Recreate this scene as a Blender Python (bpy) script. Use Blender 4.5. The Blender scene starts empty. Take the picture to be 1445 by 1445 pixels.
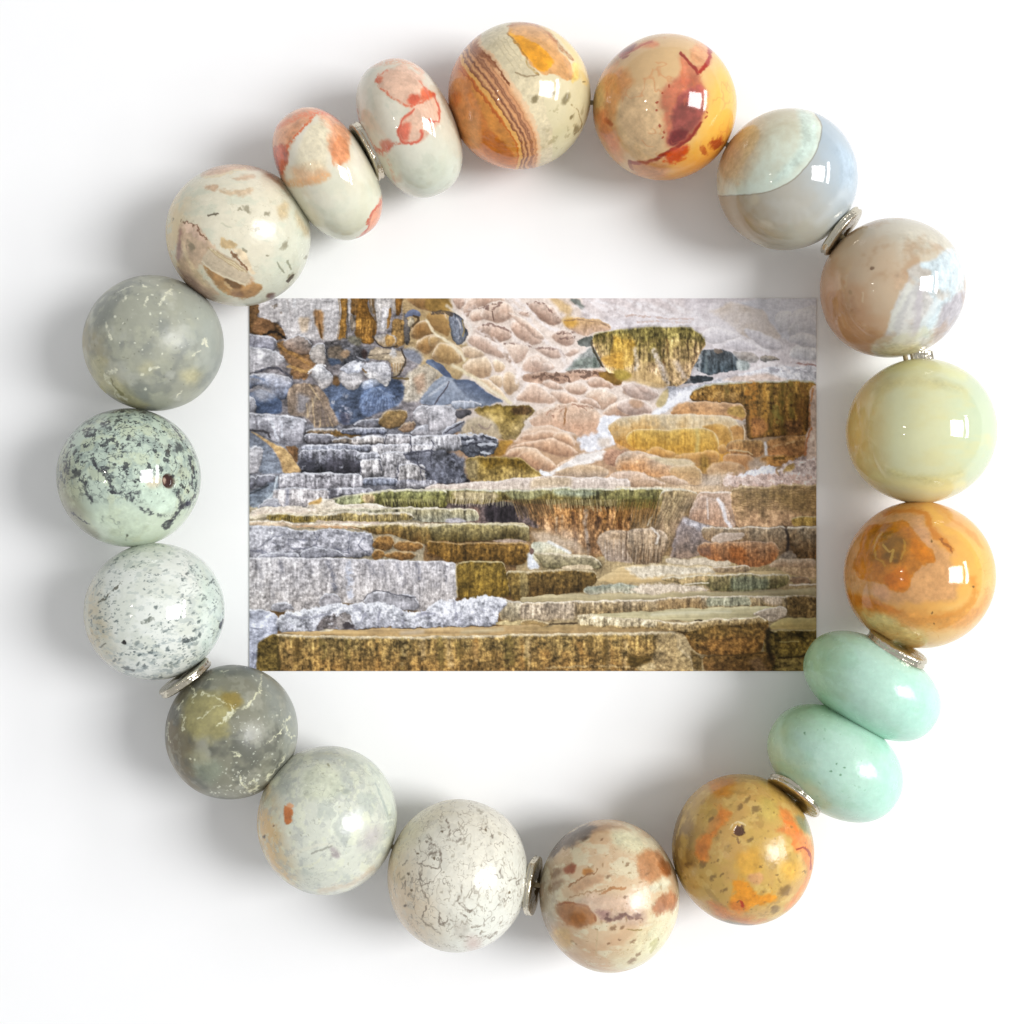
import bpy, bmesh, math
import numpy as np
from mathutils import Vector, Matrix
S = bpy.context.scene
C = S.collection

# ------------------------------------------------------------------ camera, world, lamps
# 1 unit = 100 px of the photograph at bead-centre height (z = 1)
D = 20.0
cam_d = bpy.data.cameras.new('camera'); cam = bpy.data.objects.new('camera', cam_d); C.objects.link(cam)
cam.location = (0, 0, 1 + D); cam.rotation_euler = (0, 0, 0)
cam_d.sensor_width = 36; cam_d.lens = 18 / (7.225 / D); cam_d.clip_end = 500
S.camera = cam
S.view_settings.view_transform = 'Standard'; S.view_settings.look = 'None'
S.view_settings.exposure = 0; S.view_settings.gamma = 1
W = bpy.data.worlds.new('World'); S.world = W; W.use_nodes = True
bg = W.node_tree.nodes['Background']
bg.inputs[0].default_value = (0.975, 0.985, 1.0, 1); bg.inputs[1].default_value = 0.53

TILT = math.radians(48); DIST = 120
def lamp(name, off_u, off_v, w, h, power, col):
    l = bpy.data.lights.new(name, 'AREA'); l.shape = 'RECTANGLE'; l.size = w; l.size_y = h
    l.energy = power; l.color = col
    o = bpy.data.objects.new(name, l); C.objects.link(o)
    d = Vector((math.sin(TILT), 0.03, math.cos(TILT))).normalized()
    side = Vector((math.cos(TILT), 0, -math.sin(TILT))); up = Vector((0, 1, 0))
    o.location = d * DIST + side * off_u + up * off_v
    upv = d.cross(side).normalized(); o.rotation_euler = Matrix((side, upv, d)).transposed().to_euler()
    return o
# the window to the right: one broad pane and a narrow one beyond the mullion
RAD = 1.0
def wl(name, u, v, w, h, k, col): return lamp(name, u, v, w, h, k * RAD * w * h * math.pi, col)
wl('window_pane_lamp', -12.0, 0.0, 46, 46, 16.6, (0.99, 0.992, 1.0))
wl('window_side_lamp', 26, 6, 11.0, 58, 16.6, (0.99, 0.992, 1.0))
# two small ceiling lamps behind the left shoulder (pin-point reflections)
for k, (x, y) in enumerate([(-16, -2), (-16, -9)]):
    l = bpy.data.lights.new('ceiling_lamp', 'POINT'); l.energy = 420; l.shadow_soft_size = 0.42; l.color = (1, .93, .82)
    o = bpy.data.objects.new('ceiling_lamp', l); C.objects.link(o); o.location = (x, y + 6, 26)

EXPO = 1.13          # how bright the light renders a white albedo: print/bead colours are divided by it

# ------------------------------------------------------------------ noise
def _h(ix, iy, iz, seed):
    h = (ix.astype(np.uint32) * np.uint32(374761393)) ^ (iy.astype(np.uint32) * np.uint32(668265263)) ^ (iz.astype(np.uint32) * np.uint32(2246822519)) ^ np.uint32((seed * 3266489917) & 0xffffffff)
    h = (h ^ (h >> np.uint32(13))) * np.uint32(1274126177)
    h = (h ^ (h >> np.uint32(16))) * np.uint32(2654435761)
    h = h ^ (h >> np.uint32(15))
    return h.astype(np.float64) / 4294967295.0 * 2 - 1
def vnoise(P, seed=0):
    F = np.floor(P); f = P - F; I = F.astype(np.int64); u = f * f * f * (f * (f * 6 - 15) + 10)
    r = 0
    nd = P.shape[1]; z0 = np.zeros(len(P), np.int64)
    for dx in (0, 1):
        wx = u[:, 0] if dx else 1 - u[:, 0]
        for dy in (0, 1):
            wy = u[:, 1] if dy else 1 - u[:, 1]
            if nd == 2: r = r + wx * wy * _h(I[:, 0] + dx, I[:, 1] + dy, z0, seed)
            else:
                for dz in (0, 1):
                    wz = u[:, 2] if dz else 1 - u[:, 2]
                    r = r + wx * wy * wz * _h(I[:, 0] + dx, I[:, 1] + dy, I[:, 2] + dz, seed)
    return r
def fbm(P, sc, oc=4, seed=0, gain=.55):
    a = 1; s = 0; t = 0
    P = P / np.asarray(sc, float)
    for k in range(oc):
        s = s + a * vnoise(P + 17.3 * k, seed + k * 7); t += a; a *= gain; P = P * 2.03
    return s / t * 1.6
def sst(a, b, x):
    t = np.clip((x - a) / (b - a), 0, 1); return t * t * (3 - 2 * t)

# ------------------------------------------------------------------ painter (albedo patterns over sample points)
CROP = dict(A=(350, 420, 5.352), B=(610, 420, 5.352), C=(880, 420, 5.161), E=(340, 600, 5.161), F=(610, 600, 5.352),
            G=(880, 600, 5.161), H=(340, 780, 3.524), I=(740, 780, 3.44),
            J1=(200, 20, 4.014), J2=(480, 0, 3.803), J3=(820, 20, 5.558), J4=(980, 130, 5.558), J5=(1130, 280, 5.558),
            J6=(1160, 490, 5.558), J7=(1160, 690, 5.558), J8=(1070, 880, 4.815), K1=(930, 1070, 5.78), K2=(730, 1140, 5.78),
            K3=(530, 1110, 5.78), K4=(340, 1030, 5.78), K5=(200, 910, 5.78), K6=(90, 740, 5.78), K7=(60, 550, 5.78),
            K8=(90, 370, 5.78), L1=(220, 210, 6.02))
def pts(crop, s):
    ox, oy, k = CROP[crop]
    v = np.array([[float(t) for t in p.split(',')] for p in s.split()])
    return v / k + np.array([ox, oy])
def corner(p, r):
    q = np.roll(p, -1, 0); e = q - p; L = np.sqrt((e ** 2).sum(1))[:, None] + 1e-9; c = np.minimum(.3, r / L)
    o = np.empty((len(p) * 2, 2)); o[0::2] = p + e * c; o[1::2] = q - e * c
    return o
def chaikin(p, n=2, closed=True):
    for _ in range(n):
        q = np.roll(p, -1, 0) if closed else p[1:]
        a = p if closed else p[:-1]
        r = np.empty((len(a) * 2, 2)); r[0::2] = a * .75 + q * .25; r[1::2] = a * .25 + q * .75
        if not closed: r = np.vstack([p[:1], r, p[-1:]])
        p = r
    return p
class Canvas:
    def __init__(s, X, Y, P, seed=0, base=(200, 200, 200)):
        s.X, s.Y, s.P = X, Y, P
        s.col = np.tile(np.array(base, float), (len(X), 1)); s.ht = np.zeros(len(X))
        k = 1.0
        s.w1 = np.stack([fbm(P, s.sc(22), 3, seed + 1), fbm(P, s.sc(22), 3, seed + 2)], 1)
        s.w2 = np.stack([fbm(P, s.sc(5), 3, seed + 3), fbm(P, s.sc(5), 3, seed + 4)], 1)
        s.n1 = fbm(P, s.sc(14), 4, seed + 5); s.n2 = fbm(P, s.sc(4), 3, seed + 6)
        Q = np.stack([X, Y], 1)
        s.st = fbm(Q, (3.2, 26), 3, seed + 8)          # vertical streaks
        s.st2 = fbm(Q, (9, 60), 3, seed + 9); s.n3 = fbm(Q, (2.6, 4.5), 3, seed + 10)
    sc = staticmethod(lambda v: v)
    WP = WF = ST = LIP = LA = 1.0; LN = .75; CUT = 4.; LW = 1.55; DROP = 0.0
    def sub(s, p, m):
        lo, hi = p.min(0) - m, p.max(0) + m
        return np.nonzero((s.X > lo[0]) & (s.X < hi[0]) & (s.Y > lo[1]) & (s.Y < hi[1]))[0]
    def mix(s, i, c, a):
        a = np.clip(a, 0, 1)[:, None]; s.col[i] = s.col[i] * (1 - a) + np.asarray(c, float) * a
    def poly(s, crop, st, c0, c1=None, lip=None, lw=3., stk=0., mo=.10, ed=0., ew=5., rim=0., rw=4., wp=2.5, wf=1.0, so=.8, sm=1, al=1., gr=0.06, nz=0., pw=1., bot=0., ht=0.):
        p = pts(crop, st)
        if sm: p = corner(p, s.CUT) if (sm == 1 and s.CUT) else chaikin(p, sm)
        i = s.sub(p, 12 + so * 2)
        if not len(i): return
        wp, wf = wp * s.WP, wf * s.WF
        x = s.X[i] + wp * s.w1[i, 0] + wf * s.w2[i, 0]; y = s.Y[i] + wp * s.w1[i, 1] + wf * s.w2[i, 1]
        n = len(p); d2 = np.full(len(i), 1e9); ins = np.zeros(len(i), bool)
        yt = np.full(len(i), 1e9); yb = np.full(len(i), -1e9)
        for k in range(n):
            a = p[k]; b = p[(k + 1) % n]; e = b - a; L = (e ** 2).sum() + 1e-9
            t = np.clip(((x - a[0]) * e[0] + (y - a[1]) * e[1]) / L, 0, 1)
            d2 = np.minimum(d2, (x - a[0] - t * e[0]) ** 2 + (y - a[1] - t * e[1]) ** 2)
            c = (a[1] > y) != (b[1] > y)
            if e[1] != 0: ins ^= c & (x < a[0] + e[0] * (y - a[1]) / e[1])
            cx = (a[0] > x) != (b[0] > x)
            if e[0] != 0:
                yy = a[1] + e[1] * (x - a[0]) / e[0]
                yt = np.where(cx & (yy <= y), np.where(yt > 1e8, yy, np.maximum(yt, yy)), yt)
                yb = np.where(cx & (yy > y), np.where(yb < -1e8, yy, np.minimum(yb, yy)), yb)
        d = np.sqrt(d2); sd = np.where(ins, d, -d)
        m = sst(-so, so, sd) * al
        if nz: m = m * np.clip(1 - nz + nz * 2 * (s.n1[i] * .5 + s.n2[i] * .5 + .5), 0, 1)
        dep = np.where(ins, np.where(yt < 1e8, y - yt, 9. + d), np.where((yb > -1e8) & (yb - y < 1.2) & ((yt > 1e8) | (y - yt > 1.5)), 0., 9.)); H = np.where((yt < 1e8) & (yb > -1e8), yb - yt, 10) + .5
        dep = np.clip(dep, 0, None); tt = np.clip(dep / np.maximum(H, 2), 0, 1) ** pw
        c0 = np.array(c0, float); c = np.tile(c0, (len(i), 1))
        if c1 is not None:
            t = np.clip(tt + .25 * s.n1[i], 0, 1)[:, None]; c = c0 * (1 - t) + np.array(c1, float) * t
        c = c * (1 + mo * s.n1[i] + gr * s.n2[i])[:, None]
        if stk: stk *= s.ST; c = c * (1 + stk * (.75 * s.st[i] + .6 * s.st2[i] + .8 * s.n3[i]))[:, None]
        if ed: c = c * (1 - ed * np.exp(-d / ew))[:, None]
        if bot: c = c * (1 - bot * sst(.55, 1.0, tt))[:, None]
        if rim: r = rim * (np.exp(-d / rw) * (1 - .75 * tt))[:, None]; c = c * (1 - r) + np.array((248, 236, 228.)) * r
        if lip is not None:
            q = s.LIP * (1 - sst(lw * .5, lw * 2.0, dep + s.st[i] * lw * .35))[:, None]; c = c * (1 - q) + np.array(lip, float) * (1 + .06 * s.n2[i])[:, None] * q
        if s.DROP and lip is not None: s.col[i] *= (1 - s.DROP * (np.exp(np.minimum(sd, 0) / 3.5) * sst(-.2, .25, (y - (p[:, 1].max() + p[:, 1].min()) / 2) / (p[:, 1].max() - p[:, 1].min() + 1))))[:, None]
        m_ = m[:, None]; s.col[i] = s.col[i] * (1 - m_) + c * m_
        if s.DROP: s.ht[i] = s.ht[i] * (1 - m) + ht * m
        elif ht: s.ht[i] += ht * m
    def line(s, crop, st, c, w=1.5, al=1., wp=1.5, wf=1., so=.8, nz=0., tap=0., sm=1, mul=False, ht=0.):
        p = pts(crop, st)
        if sm: p = chaikin(p, sm, False)
        i = s.sub(p, 10 + w)
        if not len(i): return
        wp, wf = wp * s.WP, wf * s.WF
        x = s.X[i] + wp * s.w1[i, 0] + wf * s.w2[i, 0]; y = s.Y[i] + wp * s.w1[i, 1] + wf * s.w2[i, 1]
        d = np.full(len(i), 1e9); pos = np.zeros(len(i)); n = len(p) - 1
        for k in range(n):
            a = p[k]; e = p[k + 1] - a; L = (e ** 2).sum() + 1e-9
            t = np.clip(((x - a[0]) * e[0] + (y - a[1]) * e[1]) / L, 0, 1)
            q = np.sqrt((x - a[0] - t * e[0]) ** 2 + (y - a[1] - t * e[1]) ** 2)
            pos = np.where(q < d, (k + t) / n, pos); d = np.minimum(d, q)
        ww = w * s.LW * .5 * (1 - tap * np.abs(pos * 2 - 1))
        m = (1 - sst(ww - so, ww + so, d)) * min(1, al * s.LA)
        if nz: m = m * np.clip(s.LN + nz * 2 * s.n2[i] + nz * s.n1[i], 0, 1)
        s.mix(i, c, m)
        if ht: s.ht[i] += ht * m
    def blob(s, crop, x, y, r, c, al=1., so=.5, asp=1., ang=0., wp=2., wf=1., nz=0., ht=0.):
        ox, oy, k = CROP[crop]; cx, cy, r = x / k + ox, y / k + oy, r / k
        i = np.nonzero((abs(s.X - cx) < r * max(1, asp) * 1.6 + 9) & (abs(s.Y - cy) < r * max(1, asp) * 1.6 + 9))[0]
        if not len(i): return
        dx = s.X[i] + wp * s.w1[i, 0] + wf * s.w2[i, 0] - cx; dy = s.Y[i] + wp * s.w1[i, 1] + wf * s.w2[i, 1] - cy
        a = math.radians(ang); u = (dx * math.cos(a) + dy * math.sin(a)) / asp; v = -dx * math.sin(a) + dy * math.cos(a)
        q = np.sqrt(u * u + v * v) / max(r, .1)
        m = (1 - sst(1 - so, 1 + so, q)) * al
        if nz: m = m * np.clip(.5 + nz * 2 * s.n2[i] + nz * s.n1[i], 0, 1)
        s.mix(i, c, m)
        if ht: s.ht[i] += ht * m
    def bands(s, crop, left, right, stops, soft=.02, wob=.05, al=1.):
        def sdist(p):
            d2 = np.full(len(s.X), 1e9); sg = np.ones(len(s.X)); x = s.X + 2.2 * s.w1[:, 0] + 1.3 * s.w2[:, 0]; y = s.Y + 2.2 * s.w1[:, 1] + 1.3 * s.w2[:, 1]
            for k in range(len(p) - 1):
                a = p[k]; e = p[k + 1] - a; t = np.clip(((x - a[0]) * e[0] + (y - a[1]) * e[1]) / (e ** 2).sum(), 0, 1)
                q = (x - a[0] - t * e[0]) ** 2 + (y - a[1] - t * e[1]) ** 2; c = e[0] * (y - a[1]) - e[1] * (x - a[0])
                sg = np.where(q < d2, np.sign(c), sg); d2 = np.minimum(d2, q)
            return np.sqrt(d2) * sg
        a = -sdist(chaikin(pts(crop, left), 2, False)); b = sdist(chaikin(pts(crop, right), 2, False))
        t = a / np.maximum(a + b, 1e-3) + wob * .25 * s.n1; m = sst(-.6, .6, a) * sst(-.6, .6, b) * al
        xs = [q[0] for q in stops]; c = np.stack([np.interp(t, xs, [q[1][k] for q in stops]) for k in range(3)], 1) * (1 + .05 * s.n2)[:, None]
        s.col = s.col * (1 - m[:, None]) + c * m[:, None]
    def wash(s, c, field, al=1.):
        s.mix(np.arange(len(s.X)), c, field * al)
def to_lin(c, expo=EXPO):
    c = np.clip(c / 255., 0.004, 1); l = np.where(c < .04045, c / 12.92, ((c + .055) / 1.055) ** 2.4)
    return np.clip(l / expo, 0.002, 0.92)

# ------------------------------------------------------------------ helpers: meshes, materials
def link(name, me, mat, parent=None):
    o = bpy.data.objects.new(name, me); C.objects.link(o)
    if mat: me.materials.append(mat)
    if parent: o.parent = parent
    return o
def set_cols(me, lin):
    a = me.color_attributes.new('stone', 'FLOAT_COLOR', 'POINT')
    buf = np.ones((len(lin), 4), np.float32); buf[:, :3] = lin
    a.data.foreach_set('color', buf.ravel())
def nmat(name):
    m = bpy.data.materials.new(name); m.use_nodes = True
    return m, m.node_tree, m.node_tree.nodes['Principled BSDF']
def stone_mat(name, rough=.12, sss=.25, grain=.10, gscale=9, bump=.02, ior=1.55, rvar=.1):
    m, nt, b = nmat(name); N = nt.nodes; Lk = nt.links.new
    at = N.new('ShaderNodeAttribute'); at.attribute_name = 'stone'
    tc = N.new('ShaderNodeTexCoord')
    no = N.new('ShaderNodeTexNoise'); no.inputs['Scale'].default_value = gscale; no.inputs['Detail'].default_value = 8; no.inputs['Roughness'].default_value = .65
    Lk(tc.outputs['Object'], no.inputs['Vector'])
    mr = N.new('ShaderNodeMapRange'); mr.inputs[1].default_value = .3; mr.inputs[2].default_value = .7
    mr.inputs[3].default_value = 1 - grain; mr.inputs[4].default_value = 1 + grain
    Lk(no.outputs[0], mr.inputs[0])
    mx = N.new('ShaderNodeVectorMath'); mx.operation = 'SCALE'
    Lk(at.outputs['Color'], mx.inputs[0]); Lk(mr.outputs[0], mx.inputs['Scale']); Lk(mx.outputs[0], b.inputs['Base Color'])
    r2 = N.new('ShaderNodeMapRange'); r2.inputs[1].default_value = .45; r2.inputs[2].default_value = .75
    r2.inputs[3].default_value = rough; r2.inputs[4].default_value = rough + rvar
    n2 = N.new('ShaderNodeTexNoise'); n2.inputs['Scale'].default_value = 5; n2.inputs['Detail'].default_value = 6
    Lk(tc.outputs['Object'], n2.inputs['Vector']); Lk(n2.outputs[0], r2.inputs[0]); Lk(r2.outputs[0], b.inputs['Roughness'])
    bp = N.new('ShaderNodeBump'); bp.inputs['Strength'].default_value = bump; bp.inputs['Distance'].default_value = .1
    n3 = N.new('ShaderNodeTexNoise'); n3.inputs['Scale'].default_value = 14; n3.inputs['Detail'].default_value = 5
    Lk(tc.outputs['Object'], n3.inputs['Vector']); Lk(n3.outputs[0], bp.inputs['Height']); Lk(bp.outputs[0], b.inputs['Normal'])
    b.inputs['IOR'].default_value = ior
    b.inputs['Subsurface Weight'].default_value = sss; b.inputs['Subsurface Radius'].default_value = (.42, .42, .38); b.inputs['Subsurface Scale'].default_value = .35
    return m

# ------------------------------------------------------------------ setting: the white table surface
m, nt, b = nmat('white_sheet'); b.inputs['Base Color'].default_value = (.9, .9, .905, 1); b.inputs['Roughness'].default_value = .9
b.inputs['Specular IOR Level'].default_value = .1
nn = nt.nodes.new('ShaderNodeTexNoise'); nn.inputs['Scale'].default_value = 1.5; nn.inputs['Detail'].default_value = 4
rr = nt.nodes.new('ShaderNodeMapRange'); rr.inputs[3].default_value = .895; rr.inputs[4].default_value = .91
cc = nt.nodes.new('ShaderNodeCombineColor'); tcn = nt.nodes.new('ShaderNodeTexCoord')
nt.links.new(tcn.outputs['Object'], nn.inputs['Vector']); nt.links.new(nn.outputs[0], rr.inputs[0])
for k in range(3): nt.links.new(rr.outputs[0], cc.inputs[k])
nt.links.new(cc.outputs[0], b.inputs['Base Color'])
me = bpy.data.meshes.new('tabletop'); me.from_pydata([(-60, -60, 0), (60, -60, 0), (60, 60, 0), (-60, 60, 0)], [], [(0, 1, 2, 3)])
tb = link('tabletop', me, m); tb['kind'] = 'structure'; tb['label'] = 'plain white table surface under the bracelet and the print'

# ------------------------------------------------------------------ bracelet: beads, spacers, cord
bm = bmesh.new(); bmesh.ops.create_icosphere(bm, subdivisions=8, radius=1)
me0 = bpy.data.meshes.new('ball'); bm.to_mesh(me0); bm.free()
UN = np.empty(len(me0.vertices) * 3); me0.vertices.foreach_get('co', UN); UN = UN.reshape(-1, 3); UN /= np.linalg.norm(UN, axis=1)[:, None]
for p in me0.polygons: p.use_smooth = True
def dense_front(v):
    """the unit ball with its vertices crowded towards the upper side v, where the pattern is finest"""
    t = np.arccos(np.clip(UN @ v, -1, 1)); k = t / math.pi
    t2 = math.pi * (0.66 * k + 0.34 * k ** 4)
    perp = UN - (UN @ v)[:, None] * v; L = np.linalg.norm(perp, axis=1)[:, None]; perp = perp / np.maximum(L, 1e-9)
    return np.cos(t2)[:, None] * v + np.sin(t2)[:, None] * perp
def project(P):
    s = D / (1 + D - P[:, 2])
    return 722.5 + 100 * P[:, 0] * s, 722.5 - 100 * P[:, 1] * s

bracelet = bpy.data.objects.new('bracelet', None); C.objects.link(bracelet); bracelet.location = (0, 0, 0)
bracelet['label'] = 'bracelet of nineteen mixed polished stone beads with silver spacers, laid in a ring on white'
bracelet['category'] = 'bracelet'

SAT_ = 1.0
def make_bead(label, cx, cy, hw, hh, paint, mat, base, seed, rond=None, lump=.006):
    c = np.array([(cx - 722.5) / 100, (722.5 - cy) / 100, 1.0]); R = np.array([hw / 100, hh / 100, (hw + hh) / 200])
    v = np.array([0, 0, 1 + D]) - c; v /= np.linalg.norm(v)
    U = dense_front(v)
    if rond:
        ta, tb, ang, e = rond; a = math.radians(ang)
        ax = np.array([math.cos(a), math.sin(a), 0]); bx = np.array([-math.sin(a), math.cos(a), 0]); zx = np.array([0, 0, 1.])
        ca = U @ ax; rad = np.sqrt(np.maximum(1 - ca ** 2, 0)); ph = np.stack([U @ bx, U @ zx], 1) / np.maximum(rad, 1e-9)[:, None]
        A = ta * np.sign(ca) * np.abs(ca) ** e; B = tb * rad ** e
        Q0 = A[:, None] * ax + (B * ph[:, 0])[:, None] * bx + (B * ph[:, 1])[:, None] * zx
        c[2] = tb
    lumpf = 1 + lump * fbm(U, .9, 2, seed + 50)
    for it in range(4):
        Q = (Q0 if rond else U * R) * lumpf[:, None]
        px, py = project(Q + c)
        c[0] += (cx - (px.max() + px.min()) / 2) / 100; c[1] -= (cy - (py.max() + py.min()) / 2) / 100
        if not rond:
            R[0] *= hw / ((px.max() - px.min()) / 2); R[1] *= hh / ((py.max() - py.min()) / 2); R[2] = (R[0] + R[1]) / 2; c[2] = R[2]
    px, py = project(Q + c)
    cv = Canvas(px, py, U * 100 + seed * 31.7, seed, base)
    paint(cv)
    lum = cv.col.mean(1, keepdims=True); cv.col = (lum + (cv.col - lum) * SAT_) * np.array([1.005, 1.0, .995])
    t = np.clip(cv.col / 255, 0, 1); cv.col = 255 * (t + .10 * t * (1 - t) * (t - .5) * 2.4)
    if np.abs(cv.ht).max() > 0: Q = Q + U * (cv.ht / 100)[:, None]
    me = me0.copy(); me.name = 'bead'; me.vertices.foreach_set('co', Q.ravel()); me.update(); set_cols(me, to_lin(cv.col, 1.10))
    o = link('bead', me, mat, bracelet); o.location = c; o['label'] = label
    return c, R

def rnd(k): return np.random.RandomState(k)
def specks(cv, cx, cy, R, n, c, r0, r1, seed, al=.8, asp=3, angs=(0, 180), reg=None, **kw):
    rs = rnd(seed)
    for _ in range(n):
        q = math.sqrt(rs.rand()) * R * .95; a = rs.rand() * 6.283; x, y = cx + q * math.cos(a), cy + q * math.sin(a)
        if reg and not (reg[0] <= x <= reg[2] and reg[1] <= y <= reg[3]): continue
        cv.blob('PX', x, y, r0 + (r1 - r0) * rs.rand() ** 2, c, al=al * (.5 + .5 * rs.rand()), asp=1 + (asp - 1) * rs.rand(), ang=angs[0] + (angs[1] - angs[0]) * rs.rand(), **kw)
CROP['PX'] = (0, 0, 1)
def ramp(cv, c, x0, y0, x1, y1, al=1., w=10):
    """a broad colour change across the stone from (x0,y0) to (x1,y1) px"""
    dx, dy = x1 - x0, y1 - y0; t = ((cv.X + w * cv.w1[:, 0] - x0) * dx + (cv.Y + w * cv.w1[:, 1] - y0) * dy) / (dx * dx + dy * dy)
    cv.wash(c, sst(0, 1, t), al)
def veins(cv, c, scale, w, al, seed, stretch=(1, 1, 1), reg=None, gate=None):
    n = fbm(cv.P * np.array(stretch), scale, 3, seed); m = np.clip(1 - np.abs(n) / w, 0, 1)
    if gate: m = m * sst(gate[1], gate[1] + .25, fbm(cv.P, gate[0], 3, seed + 1))
    if reg is not None: m = m * reg
    cv.wash(c, m, al)
def mottle(cv, c, scale, lo, hi, al, seed, stretch=(1, 1, 1), reg=None, oc=4):
    m = sst(lo, hi, fbm(cv.P * np.array(stretch), scale, oc, seed))
    if reg is not None: m = m * reg
    cv.wash(c, m, al)

# ---- red-veined rondelles
def p_red1(v):
    J = 'J1'
    mottle(v, (222, 214, 190), 60, -.3, .6, .8, 11); mottle(v, (210, 212, 194), 30, .1, .7, .5, 12)
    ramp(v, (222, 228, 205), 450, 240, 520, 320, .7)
    v.poly(J, '720,800 740,650 850,530 1000,515 1120,570 1170,660 1180,820 1100,860 1060,760 1060,640 980,560 900,640 850,720 820,800 800,960 740,880', (232, 160, 118), al=.85, so=4, wp=4, mo=.15)
    v.poly(J, '735,760 800,735 830,780 820,850 790,920 750,880 725,820', (204, 96, 60), al=.85, so=2.5, wp=3, mo=.2)
    v.poly(J, '745,830 770,800 780,860 765,880', (176, 58, 30), al=.8, so=2)
    v.line(J, '745,880 790,800 850,710 930,620 960,570 1060,550 1110,600', (222, 96, 52), 3, .75, so=1.6, wp=3, nz=.6)
    v.line(J, '760,640 860,590 960,550 1060,545', (226, 112, 66), 5, .6, so=2.4, nz=.5)
    v.line(J, '1120,700 1095,760 1080,850', (214, 120, 70), 3, .5, so=2, nz=.5)
    v.poly(J, '1100,680 1180,720 1175,830 1100,850 1085,780', (226, 150, 104), al=.75, so=3)
    v.line(J, '800,960 880,960 960,950 1050,920', (222, 150, 90), 7, .55, so=4, nz=.3)
    v.poly(J, '830,880 1000,830 1060,900 1000,960 860,960', (228, 170, 120), al=.6, so=6)
    v.poly(J, '1380,1010 1330,1080 1300,1170 1230,1270 1290,1275 1370,1180 1400,1080', (232, 138, 100), al=.8, so=2)
    v.line(J, '1372,1040 1325,1110 1290,1170 1270,1230 1220,1275', (202, 92, 64), 1.8, .85, so=1.2, wp=3)
    v.poly(J, '960,620 1040,600 1070,720 1050,860 960,900 880,860 880,760', (232, 220, 188), al=.7, so=5)
def p_red2(v):
    J = 'J2'
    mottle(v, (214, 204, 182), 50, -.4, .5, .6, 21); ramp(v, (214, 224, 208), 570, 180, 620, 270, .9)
    mottle(v, (196, 200, 182), 24, .15, .6, .4, 22)
    v.poly(J, '190,400 230,365 340,345 430,400 470,470 540,560 545,650 500,700 430,760 350,775 300,720 320,650 380,590 350,560 280,520 230,470', (226, 178, 152), al=.75, so=3, wp=4, mo=.1)
    v.line(J, '250,368 202,402 195,440 240,470 260,510 330,550 370,575 420,560 480,520 460,480 430,430', (208, 100, 70), 2, .8, so=1.8, wp=4, nz=.5)
    v.poly(J, '355,520 400,495 440,520 420,560 375,570', (206, 88, 60), al=.85, so=3)
    v.poly(J, '190,425 230,400 220,450 195,450', (204, 100, 70), al=.7, so=2.5)
    v.poly(J, '430,470 520,500 500,530 430,540', (224, 100, 62), al=.8, so=3)
    v.line(J, '500,500 530,570 540,640 510,650 490,640', (200, 84, 68), 1.8, .75, so=1.4, wp=4)
    v.line(J, '400,590 330,640 305,720 330,770 400,775 440,720 430,690', (204, 84, 62), 2.2, .8, so=1.8, wp=3)
    v.poly(J, '305,690 360,650 380,700 370,760 330,765', (208, 92, 68), al=.75, so=4)
    v.line(J, '330,770 260,785 215,830 150,740 100,650 90,590', (204, 104, 78), 2.4, .7, so=2, wp=4, nz=.5)
    v.line(J, '140,770 190,810 240,830', (196, 92, 70), 5, .6, so=3, nz=.4)
    v.line(J, '150,350 260,320 380,330 440,380', (226, 140, 100), 6, .6, so=3, nz=.5)
    v.line(J, '260,860 300,980', (218, 140, 110), 3, .4, so=2, nz=.4)
    v.blob(J, 250, 780, 30, (200, 70, 44), .6)
    v.line(J, '470,380 520,460 600,640 660,760', (110, 88, 66), 4, .35, so=3)
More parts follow.
